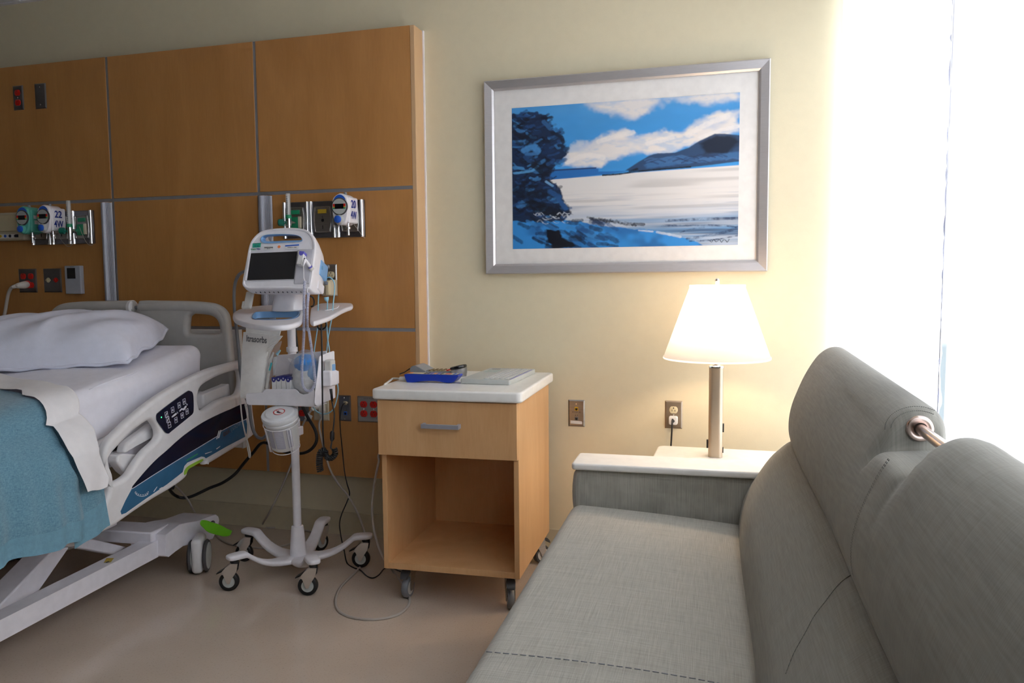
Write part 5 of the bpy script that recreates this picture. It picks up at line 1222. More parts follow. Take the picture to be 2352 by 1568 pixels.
b.obj('fine_print','wink',can,sharp=0)
wh_=MB()
for a in (-2.55,-1.0):
    P=[FCn@Vector((r*math.cos(a),r*math.sin(a),z)) for r,z in ((.066,.100),(.063,.05),(.062,-.004),(.050,-.010))]; P2=[FCn@Vector((r*math.cos(a+.16),r*math.sin(a+.16),z)) for r,z in ((.066,.100),(.063,.05),(.061,.002),(.050,-.006))]
    wh_.tube([P2[0]]+P,.0016,8); wh_.tube([P[2],P2[2],P2[1],P2[0]],.0016,8)
wh_.tube([FCn@Vector((.0665*math.cos(a),.0665*math.sin(a),.104)) for a in np.linspace(0,2*math.pi,40)],.0016,8)
wh_.tube([FCn@Vector((.052*math.cos(a),.052*math.sin(a),-.010)) for a in np.linspace(0,2*math.pi,30)],.0016,8)
wh_.tube([FCn@Vector((.030,.06,.10)),Vector((CX-.01,CY-.01,.60)),Vector((CX-.01,CY-.01,.53)),FCn@Vector((.03,.05,0))],.0022,8)
wh_.obj('wire_holder','white',cart,sharp=0)
MB().box(CX-.002,CX+.03,CY-.03,CY+.02,.565,.60).obj('holder_clamp','white',cart,bevel=.004)
# ================= NIGHTSTAND
NA=math.radians(2.5); NO=Vector((-.748,2.645,0))
ns_=thing('nightstand','maple nightstand on casters with white top, one drawer and an open shelf','nightstand',tuple(NO),NA)
NM=Matrix.Translation(NO)@Matrix.Rotation(NA,4,'Z')
def nb(): return MB(NM)
def rrect(x0,x1,y0,y1,r,n=6):
    P=[]
    for cx_,cy_,a0 in ((x1-r,y1-r,0),(x0+r,y1-r,90),(x0+r,y0+r,180),(x1-r,y0+r,270)):
        for k in range(n+1): a=math.radians(a0+90*k/n); P.append((cx_+r*math.cos(a),cy_+r*math.sin(a)))
    return P
NW=.515; ND=.55
nb().box(-.0185,0,0,ND,.122,.757).obj('side_panel','maple2',ns_,bevel=.0008,seg=1)
nb().box(-NW,-NW+.0185,0,ND,.122,.757).obj('side_panel','maple2',ns_,bevel=.0008,seg=1)
nb().box(-NW+.0187,-.0187,.001,ND-.02,.122,.145).obj('bottom_shelf','maple2',ns_,bevel=.0006,seg=1)
nb().box(-NW+.0187,-.0187,.004,ND-.02,.556,.572).obj('divider','maple2',ns_)
nb().box(-NW+.0187,-.0187,ND-.02,ND-.008,.122,.757).obj('back_panel','maple2',ns_)
dr=nb().box(-NW-.004,-.001,-.020,-.001,.553,.753).obj('drawer','maple2',ns_,bevel=.001)
hc=NM.inverted()@at(1017,976,y=2.62)
hb=nb(); hb.box(hc.x-.070,hc.x+.070,-.050,-.042,hc.z-.008,hc.z+.008); hb.box(hc.x-.070,hc.x-.060,-.042,-.020,hc.z-.008,hc.z+.008).box(hc.x+.060,hc.x+.070,-.042,-.020,hc.z-.008,hc.z+.008); hb.obj('handle','alu',dr,bevel=.0012)
MB().shape(rrect(-NW-.022,.020,-.036,ND+.012,.022),[],.038,.008,NM@Matrix.Translation((0,0,.776)),res=3).obj('top','lamin',ns_,sharp=50)
for (x,y,rot,st) in ((-.050,.055,1.9,'grey'),(-NW+.075,.07,1.5,'grey'),(-.040,.49,-2.3,'dark'),(-NW+.045,.49,1.2,'dark')):
    p_=NM@Vector((x,y,0)); swivel_caster(p_.x,p_.y,.122,rot+NA,.0385,.024,ns_,st)
TZ=.7952
# remote / pillow speaker
ry=at(990,877,z=TZ).y; F=frame((0,ry,0),(1,.02,0),(0,0,1))
rm=thing('pillow_speaker_remote','royal blue hospital TV remote lying at the front of the nightstand','remote',tuple(at(990,877,z=TZ)))
so=[(930.0,863),(929.3,860.5),(933,859),(960,859),(1000,860),(1040,861.5),(1050,861),(1052.5,863),(1051.5,866),(1046,873),(1041,877.5),(1030,878.8),(1020,878),(1008,875.3),(990,874.3),(970,875),(955,877),(940,877.5),(935,876.5),(932,870)]
P=[infr(F,*p) for p in so]; P=[(p.x,p.y) for p in catmull([(x,y,0) for x,y in P],3,True)]; zm=min(p[1] for p in P); P=[(x,y-zm+TZ) for x,y in P]
MB(F).prism(P,-.052,.002).obj('body','remote',rm,bevel=.004,seg=3,sharp=50)
tx0,tx1=min(p[0] for p in P),max(p[0] for p in P); tz=max(p[1] for p in P)
zt2=tz-.0008
pl_=MB(F@frame((0,0,0),(1,0,0),(0,0,-1)))
kx=lambda t: tx0+(tx1-tx0)*t
z0r=infr(F,935,859)[1]-zm+TZ; z1r=infr(F,1045,861.5)[1]-zm+TZ
def topz(t): return np.interp(t,[0,.05,.5,.95,1],[P[0][1]]*1+[tz]*3+[tz])+.0006
b=MB(F); b.add([(kx(.04),tz+.0003,-.004),(kx(.95),tz+.0003,-.004),(kx(.95),tz+.0003,-.048),(kx(.04),tz+.0003,-.048)],[(0,1,2,3)]); b.obj('face_plate','ivory',rm,smooth=False)
for (t,w_,cn) in ((.08,.004,'orange'),(.36,.004,'dgrey'),(.42,.004,'purple'),(.48,.004,'violet'),(.54,.006,'orange'),(.60,.005,'violet'),(.66,.004,'dgrey'),(.78,.010,'red'),(.90,.004,'blue')):
    for zz in ((-.014,-.026,-.038) if w_<.006 else (-.026,)):
        MB(F).box(kx(t)-w_,kx(t)+w_,tz+.0003,tz+.0016,zz-w_*.8,zz+w_*.8).obj('button',cn,rm,bevel=.0004)
MB().tube([F@Vector((kx(.0)+.002,TZ+.010,-.024)),F@Vector((kx(0)-.012,TZ+.010,-.024)),F@Vector((kx(0)-.030,TZ+.010,-.022))],[.0085,.0085,.0075],4).obj('strain_relief','offw',rm,sharp=50)
e0=F@Vector((kx(0)-.030,TZ+.010,-.022))
# telephone handset base
ph=thing('telephone','grey bedside telephone with brown keys behind the blue remote','telephone',tuple(at(990,857,z=TZ+.005)))
py=at(1000,864,z=TZ).y+.055; F=frame((0,py,0),(1,.03,0),(0,0,1))
c1=lambda p: (900+p[0]/13.07,820+p[1]/13.07)
pf=[infr(F,*c1(p)) for p in ((600,470),(555,430),(550,340),(600,270),(680,255),(720,262),(820,310),(1000,410),(1030,450),(1700,415),(1810,420),(1815,500),(1700,560),(700,560))]
zz=min(p[1] for p in pf); pf=[(x,max(y,TZ+.0005)) for x,y in pf]
MB(F).prism(pf,-.004,-.0+.004).obj('shell','mgrey',ph,bevel=.0015)
hd=[infr(F,*c1(p)) for p in ((555,340),(600,270),(680,255),(720,262),(820,310),(1000,410),(985,475),(840,480),(600,470),(555,430))]; hd=[(x,max(y,TZ+.0006)) for x,y in hd]
MB(F).prism(hd,-.10,-.004).obj('handset',mat('slate_plastic',(.30,.32,.35),.35),ph,bevel=.004,seg=3)
a0,a1=infr(F,*c1((1020,450))),infr(F,*c1((1815,430)))
MB(F).prism([(a0[0],TZ+.0006),(a1[0],TZ+.0006),(a1[0],a1[1]),(a0[0],a0[1]+.002)],-.085,-.004).obj('base_unit',M['slate_plastic'] if 'slate_plastic' in M else bpy.data.materials['slate_plastic'],ph,bevel=.002)
MB(F).add([(a0[0],a0[1]+.0028,-.012),(a1[0]-.004,a1[1]+.0010,-.012),(a1[0]-.004,a1[1]+.0010,-.078),(a0[0],a0[1]+.0028,-.078)],[(0,1,2,3)]).obj('keypad_plate','cream',ph,smooth=False)
for k,(cx0,cn) in enumerate(((1095,'brown'),(1225,'brown'),(1345,'brown'),(1475,'brown'),(1630,'red'))):
    if cn=='brown' and 'brown' not in M: M['brown']=mat('brown_key',(.22,.15,.07),.4)
    for dz in (-.020,-.040,-.060):
        q=infr(F,*c1((cx0,430))); MB(F).box(q[0]-.0042,q[0]+.0042,q[1]-.002,q[1]+.0052,dz-.006,dz+.006).obj('key',cn,ph,bevel=.001)
MB().tube([F@Vector((*infr(F,*c1((560,340))),-.03)),F@Vector((*infr(F,*c1((470,370))),-.02)),F@Vector((*infr(F,*c1((350,460))),-.01)),F@Vector((infr(F,*c1((230,580)))[0],TZ+.003,-.0))],.0022,8).obj('cord','black',ph)
# silver and black round speaker
cb=at(1051,862,z=TZ); cb.y+=.03
cb=at(1052,864,z=TZ)
sk=thing('desk_speaker','small round silver speaker with tilted black rim beside the grey keyboard','speaker',tuple(cb))
R_=(at(1070,850,y=cb.y).x-at(1034,850,y=cb.y).x)/2
ht=at(1052,846,y=cb.y).z-TZ
T=Matrix.Translation(cb+Vector((0,.01,0)))
sil=mat('silver_paint',(.45,.45,.46),.3,.8)
rings=[]
for k,(r,z,tl) in enumerate(((R_*.93,0,0),(R_*.96,.012,0),(R_*.985,.0125,0),(R_,ht*.55,.0),(R_,ht*.9,.22))):
    rings.append([Vector((r*math.cos(a),r*math.sin(a),z+tl*r*math.cos(a))) for a in np.linspace(0,2*math.pi,36,endpoint=False)])
MB(T).loft(rings).obj('drum',sil,sk,sharp=35)
TT=T@Matrix.Translation((0,0,ht*.95))@Matrix.Rotation(-math.atan(.22),4,'Y')
MB(TT).lathe([(R_*.85,0.0),(R_*1.0,.001),(R_*1.04,.006),(R_*1.0,.011),(R_*.88,.012),(R_*.84,.008)],40,cap=False).obj('rim','gloss_black',sk,sharp=60)
MB(TT).lathe([(R_*.86,.004),(R_*.84,.008),(.0001,.0085)],36).obj('grille','dgrey',sk)
# keyboard
kq=[at(1057,881,z=TZ),at(1172,884.5,z=TZ),at(1220,857,z=TZ)]; kq.append(kq[0]+(kq[2]-kq[1])*1.0)
kb=thing('keyboard_terminal','pale grey keyboard lying on the right of the white nightstand top','keyboard',tuple(sum(kq,Vector())/4))
ex_=(kq[1]-kq[0]); ey_=(kq[2]-kq[1]); FK=frame((kq[0].x,kq[0].y,TZ),ex_,ey_); kw=ex_.length; kd=(FK.inverted()@kq[2]).y
xs2=(FK.inverted()@kq[2]).x-kw
MB().shape(rrect(0,kw,0,kd,.008),[],.019,.003,FK@Matrix.Translation((0,0,.0095))).obj('housing','lgrey',kb,sharp=50)
MB(FK).box(kw*.10,kw*.36,kd*.60,kd*.80,.019,.0196).obj('display',mat('pale_blue_lcd',(.45,.58,.60),.2),kb)
kc=mat('key_grey',(.60,.61,.59),.5)
b=MB(FK); 
nr,ncn=5,14
keys=MB(FK)
for i in range(nr):
    for j in range(ncn):
        x=kw*.44+(kw*.50)*(i/nr); y=kd*.06+kd*.86*(j/ncn); keys.box(x,x+kw*.50/nr*.84,y,y+kd*.86/ncn*.84,.019,.0212)
keys.obj('keys',kc,kb,bevel=.0006,seg=1)
b=MB(FK)
for j in range(ncn):
    y=kd*.06+kd*.86*(j/ncn); b.box(kw*.955,kw*.985,y+.001,y+kd*.86/ncn*.6,.019,.0194)
    for i in range(nr): x=kw*.44+(kw*.50)*(i/nr)+kw*.02; b.box(x,x+.003,y+.004,y+.007,.0212,.0214)
b.obj('key_lettering','violet',kb,smooth=False)
MB(FK).box(kw*.12,kw*.30,kd*.86,kd*.90,.019,.0194).obj('lettering','gink',kb)
# ================= SIDE TABLE, LAMP
st=thing('side_table','low white laminate side table tucked behind the sofa arm','table',(-.08,2.85,0))
MB().shape(rrect(-.305,.150,2.672,3.045,.03),[],.024,.006,Matrix.Translation((0,0,.533))).obj('table_top','lamin',st,sharp=50)
for x,y in ((-.27,2.70),(.12,2.70),(-.27,3.01),(.12,3.01)): MB().cyl((x,y,0),(x,y,.521),.016,16).obj('leg','alu',st)
LX,LY=-.0885,2.90
lamp=thing('table_lamp','glowing table lamp with a white tapered shade and champagne metal column','lamp',(LX,LY,.545))
def rr_ring(w,h,r,z,n=6): return [Vector((LX+x,LY+y,z)) for x,y in rrect(-w,w,-h,h,r,n)]
MB().loft([rr_ring(.0247,.0247,.016,z) for z in (.5455,.868)]).obj('column','champ',lamp,sharp=30)
MB().loft([rr_ring(.0262,.0262,.017,.866),rr_ring(.0262,.0262,.017,.871),rr_ring(.024,.024,.016,.873)]).lathe([(.014,0),(.014,.003),(.009,.004)],20,o=(LX,LY,.8725)).obj('column_cap','chrome',lamp,sharp=30)
MB().lathe([(.0075,.872),(.0075,.95),(.016,.951),(.016,.985),(.0001,.986)],20,o=(LX,LY,0)).obj('socket_stem','steel',lamp,sharp=30)
sh_o=[(.1850,.897),(.1862,.899),(.1862,.9045),(.1835,.905),(.0960,1.148),(.0965,1.150),(.0965,1.156),(.0955,1.158)]
MB().lathe(sh_o,64,o=(LX,LY,0),cap=False).obj('lamp_shade','lampsh',lamp,sharp=60)
b=MB(); b.lathe([(.0045,1.150),(.0055,1.158),(.0075,1.163),(.0075,1.176),(.004,1.180)],14,o=(LX,LY,0))
for a in (0,2.09,4.19): b.cyl((LX,LY,1.152),(LX+.096*math.cos(a),LY+.096*math.sin(a),1.150),.0015,6)
b.obj('finial_spider','chrome',lamp,sharp=40)
b=MB()
for s_ in (-1,1): b.tube(catmull([(LX+s_*.012,LY,.955),(LX+s_*.045,LY,.99),(LX+s_*.055,LY,1.05),(LX+s_*.03,LY,1.12),(LX,LY,1.150)],6),.0014,6)
b.obj('harp','chrome',lamp)
MB().box(LX-.031,LX-.0247,LY-.006,LY+.006,.575,.605).obj('switch','black',lamp,bevel=.001)
MB().box(LX+.0247,LX+.029,LY-.008,LY+.008,.635,.665).obj('switch','black',lamp,bevel=.001)
MB().box(LX+.0247,LX+.028,LY-.006,LY+.006,.56,.58).obj('switch','black',lamp,bevel=.001)
L_=bpy.data.lights.new('lamp_bulb','POINT'); L_.energy=7.0; L_.color=(1,.72,.46); L_.shadow_soft_size=.03
lo=bpy.data.objects.new('lamp_bulb',L_); C.objects.link(lo); lo.parent=lamp; lo.location=(0,0,1.035-.545)
# ================= SOFA
SO=Vector((.0826,0,0)); SE=Vector((-.034,1,0)).normalized(); SN=Vector((1,.034,0)).normalized()
def spt(a,b_,z): return SO+SE*a+SN*b_+Vector((0,0,z))
SAng=math.atan(.034)
sofa=thing('sofa','long grey-green woven sofa with high rolled back and white arm cap','sofa',tuple(spt(1.4,-.2,0)),SAng)
SA0,SA1=.22,2.505
def seatfn(p):
    a,b_,z=p; t=(a-SA0)/(SA1-SA0); u=(b_+.525)/.56
    if z>.36: z+=.012*math.sin(math.pi*min(1,max(0,u)))*math.sin(math.pi*min(1,max(0,t)))**.3-.004
    if z>.30: z+=(.036*(1-min(1,max(0,u)))-.006)*min(1,(z-.30)/.1)
    # dip at the stitched seam
    z-=.003*math.exp(-((a-1.435-.06*(b_+.3))/.010)**2)*(1 if z>.36 else 0)
    return spt(a,b_,z)
MB().rbox(SA0,SA1,-.525,.045,.27,.44,.042,n=5,seg=80,fn=seatfn).obj('seat_cushion','sofa',sofa,sharp=0)
b=MB(); pts=[spt(1.435+.06*(bb_+.3),bb_,.4475+.010*math.sin(math.pi*(bb_+.525)/.56)+.036*(1-(bb_+.525)/.56)-.010) for bb_ in np.linspace(-.50,-.02,30)]
for k in range(0,len(pts)-1): b.tube([pts[k],pts[k]+(pts[k+1]-pts[k])*.7],.0011,5)
b.obj('seam_stitching','mgrey',sofa,sharp=0)
MB().add([spt(a,b_,z) for z in (.08,.275) for a,b_ in ((SA0,-.49),(SA1,-.49),(SA1,.25),(SA0,.25))],[(0,3,2,1),(4,5,6,7),(0,1,5,4),(1,2,6,5),(2,3,7,6),(3,0,4,7)]).obj('frame','sofa',sofa,bevel=.02,seg=3)
for a,b_ in ((SA0+.05,-.45),(SA1+.05,-.45),(SA0+.05,.22),(SA1+.05,.22)): MB().cyl(spt(a,b_,0),spt(a,b_,.09),.02,14).obj('leg','dgrey',sofa)
def armfn(off):
    def f(p):
        a,b_,z=p; return spt(a+off-.010*math.sin(math.pi*(z-.1)/.5)*(1 if a<0.06 else -1)*0,b_-(.010*math.sin(math.pi*min(1,max(0,(z-.40)/.18))) if b_<-.4 else 0),z)
    return f
def arm(a0,a1):
    MB().rbox(a0,a1,-.515,.215,.08,.574,.025,n=4,seg=24,fn=armfn(0)).obj('arm','sofa',sofa,sharp=0)
arm(2.503,2.645)
FC=frame(spt(0,0,0),SN,SE)
MB().shape(rrect(-.522,.150,2.488,2.652,.014),[],.022,.007,FC@Matrix.Translation((0,0,.583)),res=3).obj('arm_cap','lamin',sofa,sharp=50,label='white laminate arm cap')
lowp=[(-.012,.36),(-.004,.42),(0.0,.455),(.008,.50),(.024,.545),(.046,.583),(.085,.642),(.125,.682),(.150,.697),(.175,.700),(.215,.69),(.225,.60),(.215,.45),(.20,.36)]
upp=[(.150,.690),(.138,.712),(.133,.740),(.134,.775),(.141,.812),(.153,.848),(.170,.890),(.190,.928),(.212,.960),(.236,.979),(.258,.984),(.278,.979),(.292,.962),(.298,.93),(.298,.85),(.292,.76),(.285,.70),(.22,.682)]
def dens(P,n=4): return [(p.x,p.y) for p in catmull([(x,y,0) for x,y in P],n,True)]
LP,UP=dens(lowp),dens(upp)
def sweep(P,stations,name,m,cx_,cz_,extra=None,sharp=0):
    rings=[]
    for st_ in stations:
        a,ins=st_[0],st_[1]; k=st_[2] if len(st_)>2 else 1; r=[]
        for x,z in P:
            t_=max(0,min(1,(2.42-a)/1.0)) if name=='upper_back_roll' else 0; z-=.016*t_*max(0,(z-.75)/.234)
            if k<1 and z>.885: e_=z-.885; z=.885+e_*k+(1-k)*.020*(1-math.exp(-e_/.020))
            if len(st_)>3: ins=st_[1]*min(1,max(0,(z-.86)/.045))
            dx,dz=x-cx_,z-cz_; L=math.hypot(dx,dz); q=max(.02,(L-ins)/L); x2,z2=cx_+dx*q,cz_+dz*q
            if extra: x2,z2=extra(a,x2,z2)
            r.append(spt(a,x2,z2))
        rings.append(r)
    return MB().loft(rings).obj(name,m,sofa,sharp=sharp)
def ends(a0,a1,R,n=7):
    s=[]
    for i in range(n): t=math.pi/2*i/(n-1); s.append((a0+R*(1-math.sin(t)),R*(1-math.cos(t)) if 0 else R*(1-math.cos(t))))
    A=[(a0+R*(1-math.sin(math.pi/2*(1-i/(n-1)))) ,R*(1-math.cos(math.pi/2*(1-i/(n-1))))) for i in range(n)]
    A=[(a0+R*(1-math.cos(t)),R*(1-math.sin(t))) for t in [math.pi/2*i/(n-1) for i in range(n)]]
    B=[(a1-R*(1-math.cos(t)),R*(1-math.sin(t))) for t in [math.pi/2*i/(n-1) for i in range(n)][::-1]]
    mid=[(a0+R+(a1-a0-2*R)*i/60,0) for i in range(1,60)]
    return A+mid+B
def softl(a,x,z): return x+.004*math.sin(a*5)*(1 if x<.1 else 0),z+.002*math.sin(a*7+x*20)
sweep(LP,ends(SA0,2.502,.03),'lower_back_cushion','sofa_shaded',.11,.54,softl)
A=[]
R=.055
st1=[(2.490-R*(1-math.cos(t)),R*(1-math.sin(t))) for t in [math.pi/2*i/7 for i in range(8)]]
st1+=[(a,0) for a in np.linspace(2.42,1.49,36)]
st1+=[(a,i_,k_,1) for a,i_,k_ in ((1.47,.0008,1),(1.455,.003,1),(1.443,.008,1),(1.436,.014,1),(1.432,.018,.95),(1.4305,.018,.5),(1.429,.016,.15),(1.424,.010,.05),(1.41,.005,0),(1.38,.002,0),(1.34,0,0),(1.30,0,0),(1.265,0,0),(1.248,.001,.04),(1.241,.003,.15),(1.236,.005,.42),(1.231,.006,.68),(1.225,.005,.84),(1.216,.004,.93),(1.20,.001,.98),(1.165,-.001,1),(1.13,-.001,1),(1.09,0,1))]
st1+=[(a,0) for a in np.linspace(1.05,SA0+R,30)]
st1+=[(SA0+R*(1-math.cos(t)),R*(1-math.sin(t))) for t in [math.pi/2*i/7 for i in range(8)][::-1]]
def softu(a,x,z):
    puff=.004*math.sin(a*6+1)*(1 if x<.2 else 0)
    if x<.21: w_=min(1,max(0,(z-.80)/.10)); puff+=w_*(-.007*math.exp(-((a-1.232)/.022)**2)+.005*math.exp(-((a-1.17)/.04)**2))-.0025*math.exp(-((a-1.323)/.008)**2)
    return x-puff*.6,z
sweep(UP,st1,'upper_back_roll','sofa_shaded',.215,.84,softu)
# seams
def pr_b(P,z):
    c=[(x,zz) for x,zz in P if x<.24]; c.sort(key=lambda q:q[1]); return float(np.interp(z,[q[1] for q in c],[q[0] for q in c]))
def stitches(pts,dash=.6,r=.0007):
    b=MB()
    for k in range(len(pts)-1): b.tube([pts[k],pts[k]+(pts[k+1]-pts[k])*dash],r,5)
    b.obj('seam_stitching','stitch',sofa,sharp=0)
sag=lambda a,z: z-.016*max(0,min(1,(2.42-a)))*max(0,(z-.75)/.234)
for da in (0,.007): stitches([spt(1.32+da,pr_b(UP,z)-.0008,sag(1.32,z)) for z in np.linspace(.715,.918,44)])
for rad,aa in ((.040,1.4425),(.047,1.452)):
    pts=[spt(aa,.250+rad*1.05*math.cos(t),.930+rad*.82*math.sin(t)) for t in np.linspace(1.0,3.3,34)]
    stitches(pts)
lows=[(1.385,.1475,.698),(1.378,.130,.687),(1.368,.115,.674),(1.353,.098,.656),(1.337,.080,.637),(1.323,.066,.615),(1.306,.048,.588),(1.28,.033,.563)]
stitches(catmull([spt(*q) for q in lows],5),.9,.0006)
RB,RZ=.250,.935
gr=Matrix.Translation(spt(1.4295,RB,RZ))@frame((0,0,0),SN,(0,0,1))
MB(gr).lathe([(.0105,-.012),(.0105,.004),(.014,.006),(.020,.005),(.0215,.002),(.0215,-.004)],32,cap=False).obj('grommet','bulbglass',sofa,sharp=50)
MB().cyl(spt(1.47,RB,RZ),spt(1.19,RB,RZ),.0088,20).obj('headrest_rod','bulbglass',sofa)
# ================= CORDS AND SMALL THINGS
def pp3(L):
    out=[]
    for q in L:
        if isinstance(q,Vector): out.append(q)
        elif q[2]=='f': out.append(at(q[0],q[1],z=q[3] if len(q)>3 else .004))
        else: out.append(at(q[0],q[1],y=q[2]))
    return out
def cord(name,label,cat,L,r,m,n=6,parts=None,group=None):
    P=catmull(pp3(L),n); o=thing(name,label,cat,tuple(P[0]),0,group); MB().tube(P,r,8).obj('cable',m,o,sharp=0); return o,P
DF_=DF
# bed plug in the quad plate on the left
o,P=cord('power_cord','thick beige power cord hanging from the four-socket plate above the bed','cord',[(40,656,3.09),(28,659,3.09),(20,672,3.09),(16,690,3.09),(12,715,3.08),(7,738,3.07),(12,748,3.06),(22,744,3.06),(14,752,3.04),(0,756,3.0)],.008,'cable_w')
MB().tube(pp3([(62,653,DF-.008),(55,654.5,3.14),(42,656,3.10),(36,657,3.09),(30,659,3.088)]),[.017,.0185,.014,.010,.0085],16).obj('plug','offw',o,sharp=40)
MB().tube(pp3([(64,652.5,DF-.006),(62,653,DF-.016)]),[.019,.019],16).obj('plug_collar','red',o,sharp=40)
o,P=cord('power_cord','heavy black power cord looping from the bed behind the wipes bucket','cord',[(384,1105,2.80),(390,1124,2.86),(402,1137,2.92),(420,1143,2.95),(442,1139,2.97),(480,1121,3.0),(512,1108,3.02),(540,1088,3.04),(560,1064,3.05),(580,1041,3.05),(606,1016,3.05),(650,1036,3.06),(690,1041,3.06),(714,1032,3.06),(727,1012,3.06),(724,988,3.07),(706,956,3.09),(694,930,3.12),(690,905,3.15)],.0068,'black')
o,P=cord('power_cord','beige power cord looping wide across the floor to the nightstand','cord',[(738,958,3.155),(733,975,3.15),(737,1000,3.15),(748,1045,3.14),(760,1082,3.13),(778,1112,3.12),(802,1142,3.10),(822,1180,3.08),(836,1218,3.04),(842,1255,2.98),(838,1284,'f'),(820,1310,'f'),(795,1334,'f'),(778,1355,'f'),(771,1380,'f'),(777,1401,'f'),(800,1415,'f'),(840,1422,'f'),(882,1420,'f'),(918,1409,'f'),(938,1390,'f'),(940,1371,'f'),(926,1342,'f'),(903,1312,'f',.006),(880,1278,2.72),(865,1240,2.76),(857,1200,2.79),(855,1160,2.81),(860,1110,2.84),(870,1062,2.87),(880,1030,2.90),Vector((-1.30,3.12,.62)),Vector((-1.24,3.21,.70)),Vector((-1.20,3.228,.78))],.0048,'cable_w',8)
MB().tube(pp3([(740,930,DF-.008),(740,944,3.15),(739,952,3.15),(738,960,3.152)]),[.014,.015,.012,.006],4).obj('plug','offw',o,sharp=40)
o,P=cord('power_cord','beige cord with a white paper flag, dropping behind the stand\'s pole','cord',[(722,934,3.15),(713,945,3.13),(702,962,3.12),(692,985,3.12),(680,1030,3.11),(668,1068,3.10),(655,1100,3.09),(638,1138,3.08),(618,1178,3.06),(603,1205,'f'),(618,1212,'f'),(655,1209,'f'),(690,1215,'f'),(720,1222,'f')],.0042,'cable_w')
MB().tube(pp3([(730,934,DF-.008),(724,933,3.15),(716,941,3.135)]),[.015,.016,.008],12).obj('plug','offw',o,sharp=40)
q=pp3([(699,958,3.10),(705,948,3.10),(718,955,3.10),(714,964,3.10)]); MB().add(q+[p+Vector((0,.0008,0)) for p in q],[(0,1,2,3),(7,6,5,4),(0,4,5,1),(1,5,6,2),(2,6,7,3),(3,7,4,0)]).obj('paper_flag','paper',o,smooth=False)
o,P=cord('signal_cable','thin beige cable running from under the bed rail along the floor','cord',[(398,1111,2.80),(408,1120,2.84),(420,1133,2.88),(432,1148,2.92),(444,1170,2.95),(462,1198,'f'),(488,1222,'f'),(510,1240,'f'),(535,1251,'f'),(575,1256,'f'),(615,1259,'f'),(650,1253,'f'),(672,1246,'f')],.0042,'cable_w')
MB().tube(pp3([(392,1117,2.79),(400,1118,2.80)]),[.012,.011],10).obj('connector','black',o,sharp=40)
o,P=cord('telephone_cable','thin black telephone cable from the data plate down to the floor','cord',[(796,925,DF-.012),(791,926,DF-.03),(785,936,DF-.03),(781,960,DF-.03),(782,990,DF-.03),(786,1030,DF-.03),(791,1080,3.14),(797,1110,3.13),(803,1133,3.12),(797,1152,3.10),(785,1180,3.08),(780,1202,3.05),(783,1230,3.0),(790,1262,2.96),(797,1292,'f',.003),(812,1303,'f',.003),(828,1309,'f',.003),(842,1322,'f',.003),(856,1327,'f',.003),(870,1320,'f',.003),(882,1306,'f',.003),(896,1303,'f',.003),(920,1312,'f',.003)],.0026,'black')
MB().tube(pp3([(797,925,DF-.006),(793,925,DF-.024)]),[.006,.006],4).obj('plug','cream',o,sharp=40)
# scanner cord with curls
def helix(path,R,pitch,r,m,name,par,n=6,ns=10):
    P=catmull(path,20); L=[0]
    for a,b in zip(P[:-1],P[1:]): L.append(L[-1]+(b-a).length)
    tot=L[-1]; turns=tot/pitch; N=int(turns*ns); pts=[]; u=None
    xs=np.array([p.x for p in P]); ys_=np.array([p.y for p in P]); zs=np.array([p.z for p in P]); L=np.array(L)
    for i in range(N+1):
        d=tot*i/N; c=Vector((np.interp(d,L,xs),np.interp(d,L,ys_),np.interp(d,L,zs))); e=min(tot,d+.002); c2=Vector((np.interp(e,L,xs),np.interp(e,L,ys_),np.interp(e,L,zs))); f_=max(0,d-.002); c1_=Vector((np.interp(f_,L,xs),np.interp(f_,L,ys_),np.interp(f_,L,zs)))
        t=(c2-c1_).normalized(); 
        if u is None: u=t.orthogonal().normalized()
        u=(u-t*u.dot(t)).normalized(); v=t.cross(u); a=2*math.pi*i/ns; pts.append(c+(u*math.cos(a)+v*math.sin(a))*R)
    MB().tube(pts,r,n,cap=True).obj(name,m,par,sharp=0); return pts
o,P=cord('scanner_cord','black curly scanner cord hanging beside the cart basket','cord',[Vector(at(735,737,y=2.66)),(729,742,2.66),(731,753,2.66),(740,756,2.66),(748,750,2.66),(748,740,2.66),(740,734,2.66),(738,745,2.60),(739,780,2.58),(740,850,2.575),(741,940,2.575),(742,1000,2.58),(745,1036,2.59)],.0030,'black')
helix(pp3([(747,1034,2.59),(738,1037,2.59),(734,1050,2.59),(734,1068,2.59),(736,1083,2.59)]),.0105,.0075,.0032,'black','curl',o)
helix(pp3([(747,1034,2.60),(750,1048,2.60),(760,1052,2.60),(770,1042,2.60),(768,1030,2.60)]),.0085,.0062,.0030,'black','curl',o)
MB().tube(catmull(pp3([(760,894,2.70),(761,915,2.70),(766,938,2.69),(768,955,2.68),(765,990,2.66),(762,1015,2.64),(760,1028,2.62),(764,1032,2.60)]),6),.0028,8).obj('cable','black',o,sharp=0)
MB().tube(pp3([(760,893,2.70),(761,902,2.70),(764,922,2.695)]),[.0062,.0055,.0032],10).obj('strain_relief','black',o,sharp=0)
MB().tube(pp3([(763,989,2.66),(763,993,2.66),(763,1008,2.655),(762,1013,2.65)]),[.004,.0085,.0085,.004],14).obj('ferrite_bead','black',o,sharp=50)
